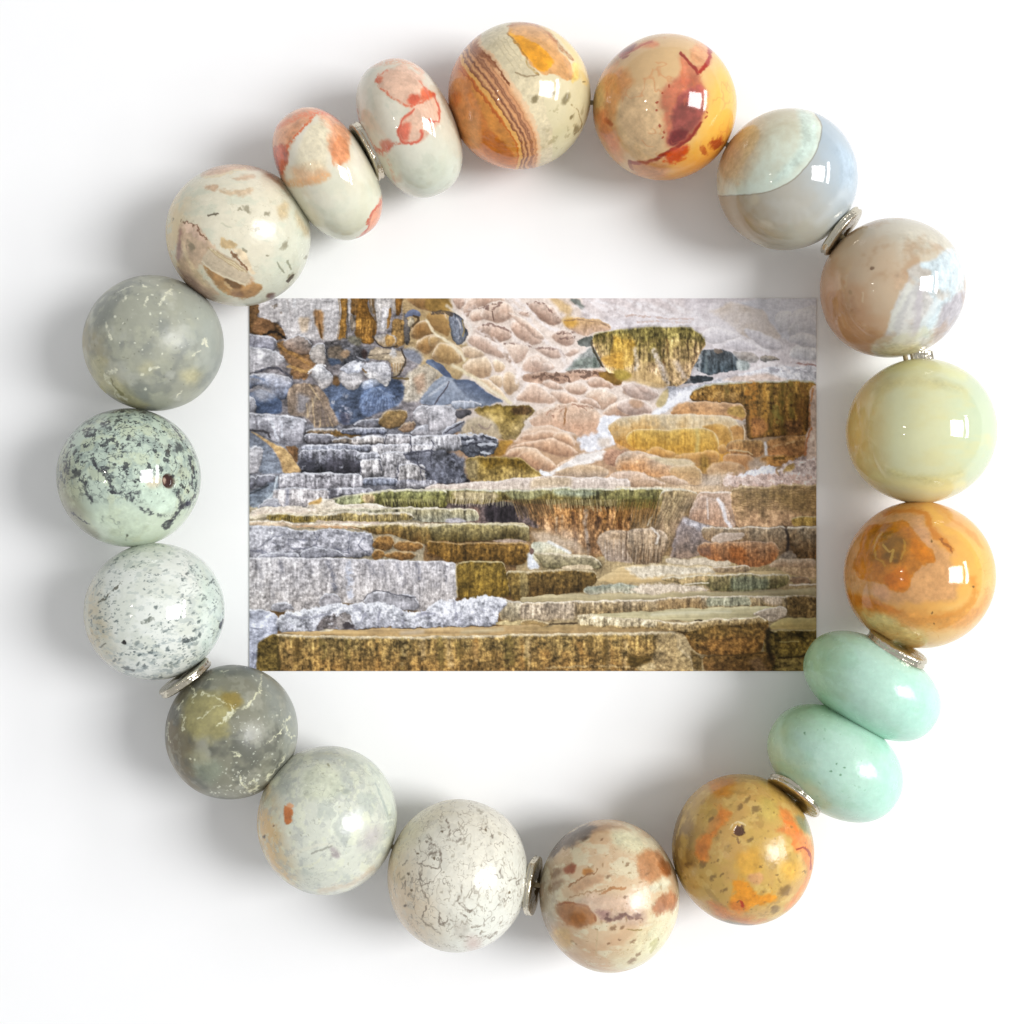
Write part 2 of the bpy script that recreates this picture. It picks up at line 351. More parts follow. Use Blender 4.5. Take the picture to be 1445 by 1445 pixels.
# ---- banded orange and cream
def p_band(v):
    J = 'J2'
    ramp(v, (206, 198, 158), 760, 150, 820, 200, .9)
    v.poly(J, '560,100 760,170 740,240 830,330 880,420 960,500 1010,600 1040,700 1060,760 1060,920 560,920', (214, 146, 92), al=1, so=1, wp=2, wf=1.5, mo=.08)
    v.poly(J, '560,330 640,330 720,420 790,560 850,650 930,740 960,820 930,920 560,920', (222, 136, 58), al=1, so=1.2, wp=2, wf=1.5)
    v.poly(J, '580,420 640,380 700,440 760,560 740,700 640,740 590,620', (222, 150, 92), al=.8, so=6)
    v.poly(J, '600,480 650,500 640,560 605,570', (222, 118, 40), al=.7, so=5)
    v.poly(J, '760,700 880,700 940,800 920,890 780,860', (206, 118, 40), al=.75, so=4)
    v.poly(J, '640,640 720,640 760,740 740,810 660,760', (232, 160, 96), al=.8, so=6)
    v.poly(J, '690,400 760,440 850,650 930,740 960,800 940,860 900,790 800,690 740,560', (224, 150, 66), al=.9, so=2, wf=1.6)
    v.bands(J, '610,270 640,340 700,420 780,540 850,650 925,735 955,820 925,940', '735,150 745,240 820,310 880,400 960,490 1010,590 1050,680 1080,780 1065,940',
            [(0, (206, 112, 34)), (.05, (214, 122, 40)), (.10, (244, 186, 104)), (.19, (238, 176, 96)), (.22, (140, 86, 50)), (.27, (178, 120, 82)), (.32, (236, 182, 124)), (.37, (196, 134, 92)), (.41, (128, 82, 56)), (.45, (176, 124, 90)), (.50, (232, 172, 118)), (.56, (208, 148, 104)), (.60, (150, 100, 70)), (.64, (186, 132, 94)), (.67, (150, 100, 72)), (.70, (206, 150, 110)), (.76, (222, 160, 112)), (.80, (190, 136, 98)), (.84, (226, 168, 120)), (.92, (236, 190, 146)), (1, (240, 206, 166))])
    for st, c, w in (('740,180 760,270 830,330 870,390 905,450', (116, 60, 28), 3.0), ('640,360 720,450 800,570 860,660', (188, 96, 26), 1.6)):
        v.line(J, st, c, w, .85, so=1.1, wp=1.6, wf=2.2)
    v.poly(J, '700,260 740,200 840,330 870,390 810,350 750,300', (150, 92, 56), al=.7, so=2)
    v.poly(J, '740,220 770,170 860,140 920,130 900,170 980,260 1040,360 1100,410 1060,450 1100,560 1130,680 1140,880 1060,920 1060,700 960,480 880,370 820,300 750,250', (220, 206, 172), al=.95, so=1.4, wp=2, wf=1.5, mo=.06)
    v.line(J, '745,200 750,250 820,305 880,390 960,490 1010,580 1050,680 1070,790 1060,900', (238, 200, 160), 3, .8, so=1.4, wf=2)
    for k in range(3): v.line(J, '%d,200 %d,320 %d,420' % (820 + 30 * k, 900 + 34 * k, 960 + 40 * k), (176, 160, 126), .9, .5, nz=.6)
    v.poly(J, '890,160 930,120 1050,120 1130,180 1190,270 1240,330 1260,430 1200,440 1140,390 1100,410 1010,350 960,250', (214, 160, 104), al=.95, so=1.5, wp=3, mo=.12)
    v.poly(J, '895,160 950,180 1030,220 1120,280 1150,330 1110,390 1040,370 980,270', (230, 158, 38), al=.95, so=2, wp=3, mo=.14)
    v.line(J, '900,180 960,250 1000,300 990,340 1060,400', (150, 108, 40), 1.8, .7, nz=.3)
    v.line(J, '900,140 1000,115 1090,140 1140,200 1200,270 1250,320', (156, 92, 44), 3, .7, so=1.4, nz=.3)
    v.line(J, '1090,130 1180,190 1250,270 1300,350 1320,440', (236, 204, 130), 6, .7, so=3)
    v.poly(J, '1250,330 1290,340 1290,430 1240,460 1250,400', (236, 200, 110), al=.8, so=3)
    v.line(J, '940,390 980,410 1060,400', (140, 120, 90), 1.3, .7); v.line(J, '1240,560 1290,620 1300,680 1260,720', (128, 108, 70), 1.2, .7, nz=.3)
    mottle(v, (160, 148, 112), 9, .2, .6, .5, 33, reg=sst(0, 20, v.X - 760) * sst(140, 160, v.Y) )
    for x, y, r in ((1210, 530, 18), (1140, 510, 10), (1240, 630, 8), (1270, 690, 12), (1050, 530, 14), (1310, 440, 5)): v.blob(J, x, y, r, (110, 98, 66), .7, asp=1.8, ang=-60)
# ---- cream bead with dark red patch
def p_ruby(v):
    J = 'J3'
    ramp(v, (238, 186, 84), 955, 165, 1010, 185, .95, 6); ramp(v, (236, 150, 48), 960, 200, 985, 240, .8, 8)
    v.poly(J, '80,760 110,560 200,440 330,420 420,520 330,640 290,760 260,860 300,1000 360,1130 300,1200 160,1000', (224, 150, 88), al=.75, so=8, wp=5, mo=.12)
    v.poly(J, '130,440 60,640 110,760 190,700 180,560', (224, 200, 140), al=.7, so=6)
    v.poly(J, '290,720 420,560 600,540 640,640 600,800 620,920 660,1020 600,1120 480,1140 380,1120 310,980', (226, 192, 148), al=.85, so=6, wp=5)
    v.poly(J, '200,450 240,340 330,270 420,240 340,330 280,400', (150, 116, 78), al=.55, so=4)
    v.poly(J, '290,310 380,250 450,220 430,270 360,320 310,350', (134, 54, 42), al=.85, so=3, wp=3)
    v.poly(J, '440,250 520,200 620,220 600,260 500,270', (218, 128, 84), al=.75, so=4)
    v.line(J, '300,330 400,290 480,240 560,215', (180, 76, 50), 2, .6, so=1.4)
    v.poly(J, '780,300 850,360 900,410 960,390 1000,340 1015,280 980,230 1020,300 1010,350 980,400 940,450 930,500 860,540 800,570 760,520 780,440 770,380', (198, 110, 82), al=.75, so=5, wp=3, mo=.15)
    v.poly(J, '860,250 960,220 1010,280 1000,340 930,400 860,360', (222, 158, 112), al=.85, so=4)
    v.line(J, '780,305 850,370 905,430 920,470', (140, 44, 36), 2.4, .85, so=1.2); v.line(J, '985,235 1012,300 990,355 975,400 940,450', (160, 34, 22), 3.4, .85, so=1.6, wp=2)
    v.poly(J, '640,560 780,500 900,470 950,520 990,640 970,760 940,850 860,950 780,1020 700,1040 660,1000 670,900 640,860 620,700', (190, 104, 78), al=.82, so=7, wp=4, mo=.2, nz=.15)
    v.poly(J, '760,640 880,590 960,660 960,780 920,860 840,940 760,1010 690,1020 690,940 740,880 720,780', (144, 74, 68), al=.85, so=5, wp=4, mo=.2)
    v.poly(J, '840,560 930,540 990,600 960,690 880,720 820,680', (176, 88, 84), al=.7, so=4)
    v.poly(J, '700,930 800,900 860,920 780,1010 700,1030', (112, 34, 34), al=.75, so=3)
    v.line(J, '940,850 870,950 760,1040 660,1090 600,1140 500,1160 400,1150', (134, 36, 22), 3.4, .9, so=1.8, wp=3)
    v.poly(J, '640,1100 740,1040 850,1040 840,1110 760,1170 680,1170', (206, 70, 24), al=.85, so=4, wp=4, wf=3)
    v.line(J, '380,1150 400,1210', (120, 50, 26), 3, .7); v.line(J, '200,830 240,860', (160, 70, 30), 4, .7, so=2)
    v.poly(J, '130,770 180,760 240,900 300,1040 240,1100 160,960', (212, 120, 70), al=.6, so=7)
    v.blob(J, 1060, 1010, 34, (150, 52, 16), .8, asp=1.8, ang=-40, wf=3); v.blob(J, 960, 1070, 20, (170, 70, 22), .7, asp=2, ang=60, wf=2)
    for a in ((690, 560), (640, 610), (600, 690), (590, 750), (610, 880), (640, 960), (985, 770), (985, 810), (650, 920)): v.blob(J, a[0], a[1], 11, (150, 52, 30), .7, wf=2)
    v.poly(J, '380,1160 600,1150 700,1180 640,1300 420,1280', (206, 140, 90), al=.8, so=6)
    veins(v, (210, 120, 70), 26, .09, .35, 41, gate=(40, .0))
# ---- grey agates
def p_agate1(v):
    J = 'J4'
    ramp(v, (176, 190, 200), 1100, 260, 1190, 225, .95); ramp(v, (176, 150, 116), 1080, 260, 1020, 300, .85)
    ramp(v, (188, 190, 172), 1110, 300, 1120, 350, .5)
    v.poly(J, '150,800 280,815 420,805 560,785 700,730 820,650 900,560 960,450 995,340 1000,240 950,175 860,100 500,80 150,300', (212, 206, 180), (214, 226, 212), al=1, so=.9, wp=.8, wf=.2, mo=.03, gr=.01, rim=.4, rw=3)
    v.poly(J, '160,300 330,200 500,200 540,360 480,520 420,640 300,760 160,790', (206, 180, 142), al=.75, so=16, wp=6)
    v.poly(J, '800,120 940,180 985,250 960,400 860,560 760,640 600,720 640,640 780,520 850,330', (212, 232, 222), al=.75, so=6)
    v.line(J, '190,815 420,808 560,788 700,733 820,653 900,563 960,453 997,343 1000,245 950,178', (132, 124, 108), 1.2, .5, so=.8, wp=.8, wf=.2)
    for k in range(4): v.line(J, '%d,860 %d,930 %d,1010' % (560 + 70 * k, 700 + 60 * k, 640 + 90 * k), (206, 208, 204), 5, .18, so=5)
    v.line(J, '960,1020 1100,900 1240,700', (208, 214, 214), 8, .35, so=6); v.poly(J, '1110,400 1270,500 1290,760 1180,760 1150,600', (174, 196, 214), al=.5, so=12)
    v.blob(J, 560, 1040, 30, (216, 206, 184), .5, asp=2, ang=20); v.blob(J, 470, 840, 40, (206, 196, 168), .5)
def p_agate2(v):
    J = 'J5'
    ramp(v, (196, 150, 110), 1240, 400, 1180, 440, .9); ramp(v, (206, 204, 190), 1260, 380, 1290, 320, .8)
    v.poly(J, '540,1160 640,1100 690,1000 710,880 760,760 840,640 850,540 960,500 1080,450 1170,380 1330,420 1330,1100 1000,1300 600,1290', (206, 204, 200), al=1, so=3, wp=2, mo=.05)
    v.poly(J, '840,540 960,500 1080,450 1180,380 1260,480 1310,640 1250,740 1180,800 1090,860 1080,960 1040,1060 980,1100 930,1020 1000,900 1040,760 960,700 860,640', (206, 222, 228), al=.85, so=4, wp=3)
    v.poly(J, '1310,720 1250,740 1120,830 1090,920 1080,1000 1040,1080 1080,1140 1240,1000 1310,850', (172, 168, 174), al=.9, so=4)
    for k, (a, b) in enumerate((('700,1030 730,900 790,780 870,660', (224, 226, 214)), ('740,1080 770,940 830,800 900,720', (196, 196, 194)), ('790,1120 840,960 870,860 880,780', (222, 222, 216)), ('850,1140 930,960 930,820 940,740', (190, 184, 190)), ('930,1100 1000,960 1040,830 1120,760', (224, 228, 226)), ('640,1130 760,1090 900,1080 1000,1050', (214, 212, 186)))):
        v.line(J, a, b, 6, .6, so=4, wp=4)
    v.poly(J, '540,1180 700,1140 900,1120 960,1160 900,1260 640,1260', (214, 204, 160), al=.7, so=8)
    v.poly(J, '700,590 820,550 840,620 790,690 720,740 740,660', (196, 168, 140), al=.6, so=6)
    v.poly(J, '780,230 1000,260 1150,330 1120,400 900,480 780,460', (206, 200, 182), al=.6, so=12)
    v.blob(J, 563, 547, 13, (120, 96, 74), .8, asp=1.4, ang=10); v.line(J, '310,600 300,680 330,720', (216, 180, 140), 3, .5, so=2)
    v.blob(J, 390, 740, 16, (150, 124, 80), .4); v.line(J, '480,820 480,740', (216, 196, 164), 1.6, .6); mottle(v, (170, 128, 92), 40, .1, .7, .35, 52)
def p_cream(v):
    J = 'J6'
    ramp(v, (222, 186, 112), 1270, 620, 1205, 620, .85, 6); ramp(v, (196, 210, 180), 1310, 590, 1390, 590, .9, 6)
    v.poly(J, '380,330 560,240 860,240 1100,300 1160,380 1000,330 820,300 600,320 460,360', (206, 196, 140), al=.5, so=7)
    v.poly(J, '500,960 600,1030 800,1080 1000,1080 1140,1010 1100,960 900,1010 700,1000 560,930', (214, 208, 146), al=.6, so=6)
    v.line(J, '400,1010 600,1060 800,1110 960,1110 1100,1080', (240, 232, 166), 7, .6, so=5)
    v.line(J, '480,160 700,130 900,140 1100,220', (234, 232, 160), 8, .5, so=6)
    mottle(v, (224, 216, 158), 50, 0, .8, .4, 61, (1, 2.2, 1))
def p_amber(v):
    J = 'J7'
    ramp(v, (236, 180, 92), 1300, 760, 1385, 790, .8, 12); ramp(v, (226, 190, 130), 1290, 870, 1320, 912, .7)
    v.poly(J, '170,560 220,380 340,240 500,180 780,190 860,330 900,440 1050,500 980,620 1080,700 1060,860 900,900 640,900 380,880 180,800', (212, 160, 108), al=.9, so=6, wp=5, mo=.06)
    v.poly(J, '180,900 160,820 260,850 450,880 620,960 860,990 1080,980 1220,880 1300,760 1330,900 1180,1080 900,1120 640,1080 420,1000', (222, 152, 70), al=.8, so=8, wp=6, mo=.1)
    v.poly(J, '180,820 300,850 520,900 640,960 560,980 380,960 220,900', (206, 122, 34), al=.7, so=4, wp=4)
    v.poly(J, '340,290 420,270 560,275 660,250 700,300 760,380 830,440 870,500 890,570 820,570 750,620 710,690 690,790 620,820 560,780 500,740 400,740 280,700 240,600 290,520 310,400', (206, 132, 44), al=.97, so=2, wp=2.5, wf=1.2, mo=.12)
    v.poly(J, '380,300 560,280 680,380 700,500 640,580 480,600 360,560 330,420', (182, 122, 32), al=.8, so=5, wp=4, mo=.15)
    v.poly(J, '450,360 560,340 650,400 640,500 560,560 470,510', (146, 106, 36), al=.8, so=5, wp=4, mo=.15, ht=-.3)
    v.line(J, '460,350 400,440 420,540 500,590', (206, 160, 60), 2, .6, so=1.4, wp=3); v.line(J, '480,440 520,490 560,470 540,560', (224, 186, 96), 2, .6); v.line(J, '640,400 660,470 620,540', (214, 168, 70), 2, .5)
    v.blob(J, 500, 530, 30, (120, 88, 30), .6); v.blob(J, 580, 560, 20, (110, 80, 30), .6)
    v.poly(J, '700,380 800,440 860,520 870,560 760,560 700,500', (222, 132, 22), al=.7, so=4); v.poly(J, '480,680 640,600 700,700 680,790 600,800 520,760', (220, 124, 24), al=.7, so=4)
    v.line(J, '500,180 760,160 840,240 860,330 930,390 1010,470', (206, 128, 46), 5, .8, so=3, wp=3, wf=2); v.line(J, '930,390 950,430 1010,450 1020,490', (150, 92, 40), 2, .7, wf=2)
    v.line(J, '820,130 900,220 960,310 1100,360 1180,460 1230,600', (240, 184, 92), 7, .7, so=3, wp=4); v.line(J, '900,120 1040,240 1160,340 1240,460', (220, 146, 56), 3, .6, so=2, wp=4)
    v.line(J, '1000,120 1180,260 1280,400 1320,560', (236, 176, 90), 4, .6, so=3, wp=3); v.line(J, '1170,700 1210,780 1160,900 1040,990 860,1000', (214, 140, 56), 5, .6, so=4, wp=4, wf=2)
    v.poly(J, '300,960 500,1000 640,1080 800,1150 840,1230 620,1240 420,1140', (224, 200, 134), al=.85, so=5, wp=4)
    v.poly(J, '400,760 520,760 560,860 480,870 380,830', (224, 168, 132), al=.6, so=6); v.poly(J, '760,200 820,300 860,440 800,420 720,330 690,240', (216, 164, 120), al=.7, so=4)
    for x, y in ((1188, 768), (860, 968), (885, 1066), (860, 402)): v.blob(J, x, y, 8, (110, 84, 40), .8)
    veins(v, (200, 124, 48), 18, .08, .3, 72, (1, 2, 1), gate=(40, 0))
def p_mint1(v):
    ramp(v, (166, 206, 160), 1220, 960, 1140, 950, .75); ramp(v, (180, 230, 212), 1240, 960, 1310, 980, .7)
    mottle(v, (164, 212, 184), 30, 0, .8, .35, 81); mottle(v, (190, 232, 212), 12, .35, .7, .3, 82)
    v.line('J8', '780,110 880,190 1010,280 1130,320', (96, 110, 80), 3, .45, so=2.4, wp=1)
def p_mint2(v):
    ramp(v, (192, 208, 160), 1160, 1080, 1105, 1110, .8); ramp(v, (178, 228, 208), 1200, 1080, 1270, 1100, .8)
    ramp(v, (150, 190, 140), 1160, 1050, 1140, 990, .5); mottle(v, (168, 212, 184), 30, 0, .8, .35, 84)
    for x, y in ((320, 742), (533, 955), (592, 980), (486, 995), (560, 1025)): v.blob('J8', x, y, 8, (100, 140, 110), .7)
    specks(v, 1180, 1080, 60, 26, (120, 160, 128), .6, 1.6, 85, .35, 2)
def p_olive(v):
    K = 'K1'
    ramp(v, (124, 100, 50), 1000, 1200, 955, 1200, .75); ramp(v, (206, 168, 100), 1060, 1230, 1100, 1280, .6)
    mottle(v, (206, 172, 92), 40, -.2, .5, .7, 91); mottle(v, (158, 128, 70), 12, .2, .6, .4, 92); mottle(v, (226, 196, 122), 16, .2, .6, .5, 93)
    v.poly(K, '380,200 560,140 640,170 590,260 520,340 440,300 420,240', (206, 130, 32), al=.75, so=7, wp=5, mo=.1)
    v.poly(K, '480,380 560,400 600,460 560,540 480,600 420,680 400,800 330,860 280,780 290,680 380,600 470,560', (222, 138, 56), al=.95, so=5, wp=5, wf=2, mo=.12)
    v.poly(K, '430,470 500,460 520,530 440,580 390,600', (206, 146, 78), al=.8, so=4)
    v.poly(K, '980,400 1080,420 1110,520 1180,600 1250,740 1280,900 1200,1080 1090,1210 1010,1260 1030,1200 1160,1080 1210,920 1180,780 1090,740 1090,640 940,600 1010,560', (224, 134, 66), al=.85, so=5, wp=4, wf=2, mo=.12)
    v.line(K, '1120,730 1190,720 1240,800 1245,900', (150, 58, 20), 2, .85, wp=3); v.line(K, '1010,520 1090,540 1130,620 1090,700', (236, 130, 60), 2.4, .7, wp=3)
    v.poly(K, '640,980 720,1000 740,1060 840,1100 930,1080 960,1120 880,1180 760,1210 690,1290 580,1240 560,1180 620,1100', (232, 152, 40), al=.95, so=3.5, wp=5, wf=2, mo=.1)
    v.poly(K, '560,1190 640,1160 720,1220 680,1290 600,1260', (222, 130, 54), al=.75, so=5)
    v.poly(K, '380,1150 520,1200 620,1290 780,1320 900,1330 700,1370 480,1290', (206, 122, 52), al=.8, so=5, wp=4, mo=.15)
    v.poly(K, '640,760 800,740 840,860 760,960 660,980 620,860', (224, 168, 66), al=.7, so=8, wp=5)
    v.poly(K, '1000,840 1140,840 1180,940 1080,1000 1000,960', (226, 176, 80), al=.7, so=7)
    v.poly(K, '820,300 940,330 990,460 900,540 820,480', (206, 184, 96), al=.6, so=8); v.poly(K, '1120,440 1230,520 1250,640 1190,600 1120,520', (140, 142, 110), al=.9, so=4)
    v.poly(K, '720,940 830,930 860,1000 790,1040 730,1010', (214, 160, 112), al=.8, so=3)
    v.poly(K, '600,560 650,530 700,560 690,610 660,650 610,610', (92, 62, 46), al=.95, so=1.6, wp=2, wf=2, ht=-1.6, mo=.3)
    v.line(K, '580,580 600,530 650,515 700,540', (238, 220, 180), 1.6, .8, nz=.4); v.line(K, '600,620 640,650 650,690', (120, 90, 60), 1.6, .7, nz=.3)
    for x, y, r in ((715, 335, 20), (660, 390, 16), (795, 415, 22), (430, 490, 16), (745, 660, 18), (475, 830, 10), (350, 865, 22), (240, 865, 20), (540, 1085, 14), (1030, 1070, 34), (520, 960, 12), (965, 955, 10), (1180, 925, 8), (820, 880, 10), (640, 1170, 8), (440, 970, 20), (940, 1230, 28)):
        v.blob(K, x, y, r, (112, 88, 50), .6, asp=1.6, ang=-40, wf=2)
    v.poly(K, '640,1150 700,1200 680,1240 660,1200', (190, 60, 16), al=.9, so=.9)
    v.line(K, '500,1330 640,1365 760,1370', (90, 90, 72), 4, .7, so=2)
    specks(v, 1048, 1199, 100, 90, (132, 102, 58), .6, 1.6, 94, .6, 2)
def p_brown(v):
    K = 'K2'
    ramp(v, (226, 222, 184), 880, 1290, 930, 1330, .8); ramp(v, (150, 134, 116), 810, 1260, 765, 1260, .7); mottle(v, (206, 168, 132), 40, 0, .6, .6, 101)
    mottle(v, (226, 222, 192), 26, .05, .5, .6, 102, (1, 2, 1))
    v.poly(K, '260,330 360,220 480,140 600,120 660,150 590,240 480,290 380,340 330,400 260,420', (92, 78, 66), al=.9, so=5, wp=6, mo=.2, nz=.2)
    v.poly(K, '620,150 760,130 880,150 940,190 800,170 680,200 600,230', (168, 130, 90), al=.75, so=4, wp=3)
    v.poly(K, '760,200 900,170 1020,240 1070,330 960,380 860,340 780,300', (222, 220, 186), al=.85, so=8)
    v.poly(K, '960,400 1040,340 1120,350 1200,420 1250,520 1200,580 1060,610 1000,540', (188, 134, 92), al=.85, so=4.5, wp=3, wf=2, mo=.12)
    v.poly(K, '1150,420 1230,440 1260,540 1200,560 1160,500', (140, 82, 40), al=.75, so=4)
    v.poly(K, '310,780 400,755 520,770 600,810 640,880 620,950 520,985 400,960 350,890 300,840', (174, 122, 80), al=.88, so=3.5, wp=2, wf=1.6, mo=.1)
    v.poly(K, '430,850 540,860 570,930 500,960 420,920', (152, 92, 28), al=.7, so=5); v.line(K, '320,790 420,765 540,785 620,850 635,920', (146, 88, 52), 2, .7)
    v.poly(K, '1100,790 1180,720 1280,680 1320,760 1290,840 1180,860 1120,880', (178, 118, 84), al=.8, so=4.5, wp=3, wf=3, mo=.2)
    v.poly(K, '1060,640 1240,590 1260,640 1100,700', (228, 224, 196), al=.9, so=3)
    v.poly(K, '380,480 460,450 480,500 420,550 370,520', (150, 86, 58), al=.9, so=3, wp=3); v.poly(K, '530,510 590,490 630,520 540,560', (190, 126, 62), al=.85, so=2.4)
    v.poly(K, '420,640 560,560 700,540 720,580 600,640 460,700', (196, 158, 124), al=.8, so=4, wf=2)
    v.line(K, '420,640 520,570 660,510', (150, 108, 72), 1.4, .8, wf=2); v.line(K, '420,720 600,690 720,660', (156, 120, 84), 1.4, .6, wf=2); v.line(K, '700,690 800,660 880,650', (170, 116, 70), 2.4, .7, wf=2)
    v.poly(K, '420,730 700,700 900,740 1080,860 1050,940 860,960 660,940 620,850', (206, 178, 156), al=.8, so=7, wp=5)
    v.poly(K, '640,830 760,840 780,900 680,940', (150, 116, 110), al=.7, so=4, wf=3)
    for k in range(18):
        rs = rnd(110 + k); v.blob(K, 700 + 330 * rs.rand(), 870 + 60 * rs.rand(), 8 + 10 * rs.rand(), (120, 92, 84), .7, asp=2, ang=rs.rand() * 60 - 30, wf=2)
    v.poly(K, '1090,1170 1080,1110 1150,1050 1140,1120 1110,1190', (150, 142, 78), al=.9, so=2, wf=2); v.poly(K, '940,1090 980,980 1200,960 1240,1080 1140,1200 1000,1180', (226, 224, 186), al=.6, so=8)
    v.poly(K, '280,1000 400,980 460,1100 380,1160 300,1090', (214, 174, 108), al=.7, so=6); v.poly(K, '260,240 200,600 200,860 300,980 330,700 260,600', (196, 194, 178), al=.5, so=8)
    v.line(K, '900,990 1020,990', (140, 120, 70), 1, .8); v.line(K, '650,1000 640,1200', (196, 176, 140), 1, .6)
    for x, y, r in ((832, 1077, 8), (985, 1190, 14), (940, 1250, 22), (895, 460, 12), (740, 568, 14), (880, 728, 10), (690, 260, 10), (945, 1085, 14), (780, 990, 14), (860, 980, 14), (740, 1110, 10), (300, 640, 40), (310, 530, 30)): v.blob(K, x, y, r, (116, 86, 60), .6, asp=1.8, ang=-35, wf=2)
    veins(v, (168, 132, 96), 10, .08, .4, 106, (1, 1.8, 1), gate=(30, -.1)); specks(v, 860, 1264, 100, 70, (136, 104, 70), .5, 1.6, 107, .5, 3)
def p_white(v):
    K = 'K3'
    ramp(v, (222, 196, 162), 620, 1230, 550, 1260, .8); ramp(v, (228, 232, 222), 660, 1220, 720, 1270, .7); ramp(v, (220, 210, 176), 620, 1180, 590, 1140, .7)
    mottle(v, (206, 204, 192), 14, .1, .6, .45, 111)
    v.poly(K, '640,1120 740,1080 780,1160 720,1230 640,1230', (196, 190, 178), al=.6, so=5)
    veins(v, (158, 150, 136), 17, .10, .75, 112, (1.2, .8, 1), gate=(20, -.1)); veins(v, (160, 152, 138), 11, .09, .6, 113, gate=(14, .05)); veins(v, (124, 116, 106), 22, .055, .8, 118, (1, .7, 1), gate=(18, .0)); veins(v, (132, 124, 112), 13, .05, .8, 119, (1.4, .8, 1), gate=(14, .1))
    veins(v, (246, 244, 230), 7, .12, .5, 114, gate=(12, 0))
    for st in ('400,450 480,470 530,560 540,640 480,660', '340,635 480,655', '390,800 460,760', '640,950 690,900 700,820', '690,950 740,1000 820,1030', '690,1045 740,1060 770,1080', '530,1120 520,1030', '540,1120 590,1060', '790,1145 890,1130', '870,1190 910,1250 980,1190', '400,980 400,1110 470,1160 520,1200', '590,280 600,360 580,420', '230,640 260,610', '760,900 800,820', '840,790 880,740', '700,1220 770,1230', '370,660 370,760 400,900', '1080,780 1130,750', '440,540 500,520 540,600'):
        v.line(K, st, (128, 118, 106), 1.7, .75, wp=3, wf=2, nz=.3)
    for x, y in ((345, 545), (474, 580), (1085, 870), (242, 963), (270, 718), (905, 358), (290, 848), (540, 375)): v.blob(K, x, y, 11, (104, 92, 74), .85)
    specks(v, 646, 1236, 104, 40, (140, 132, 116), .6, 1.9, 115, .6, 4, (-70, 20), wf=2)
    v.blob(K, 800, 1280, 60, (196, 166, 158), .5, so=.9)
def p_pale(v):
    K = 'K4'
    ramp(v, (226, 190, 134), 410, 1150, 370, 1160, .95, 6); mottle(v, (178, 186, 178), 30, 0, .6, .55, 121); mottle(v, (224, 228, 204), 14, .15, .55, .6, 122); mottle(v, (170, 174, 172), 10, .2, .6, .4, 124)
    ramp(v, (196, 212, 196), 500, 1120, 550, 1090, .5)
    v.poly(K, '480,370 640,260 800,330 840,480 760,560 640,560 500,560', (206, 212, 186), al=.6, so=8)
    v.poly(K, '350,620 370,625 420,640 425,680 410,770 355,770 352,700', (206, 124, 66), al=.95, so=1.3, wp=1, wf=1, mo=.15); v.poly(K, '380,590 425,600 425,640 370,650', (226, 150, 100), al=.7, so=2)
    v.poly(K, '720,950 780,960 820,1040 760,1050', (168, 160, 160), al=.85, so=3); v.line(K, '420,1000 560,960 700,930 740,940', (222, 222, 204), 3, .7, so=2); v.line(K, '580,1010 700,960 740,950', (150, 150, 140), 1.6, .7)
    v.line(K, '440,1130 600,1100 660,1040', (222, 224, 200), 1.8, .7, wf=2); v.line(K, '740,840 760,740 810,680 730,620 780,590', (226, 232, 214), 1.8, .8, wp=3, wf=2); v.line(K, '1070,770 1240,730', (220, 226, 210), 1.6, .7); v.line(K, '820,490 850,540 900,510', (222, 228, 204), 2, .7)
    v.line(K, '480,800 600,830 700,850 740,930', (216, 220, 206), 2, .6, wf=2); v.blob(K, 190, 868, 11, (84, 66, 44), .9, asp=1.4, ang=-40); v.blob(K, 262, 785, 7, (130, 96, 60), .8); v.blob(K, 715, 285, 10, (140, 140, 116), .7); v.blob(K, 860, 510, 26, (160, 166, 156), .7, asp=1.5); v.blob(K, 1060, 880, 60, (184, 178, 178), .7, so=.9, asp=1.8, ang=-50)
    veins(v, (150, 152, 142), 14, .07, .5, 123, gate=(22, .0)); veins(v, (232, 236, 218), 11, .08, .55, 125, gate=(22, -.1)); specks(v, 462, 1158, 98, 50, (140, 140, 118), .5, 1.2, 126, .5, 2)
    v.line(K, '1100,440 1140,560 1200,690', (150, 164, 160), 2, .5, nz=.4); v.line(K, '640,1310 800,1290 950,1230 1080,1130', (206, 186, 160), 4, .6, so=4, wf=2)
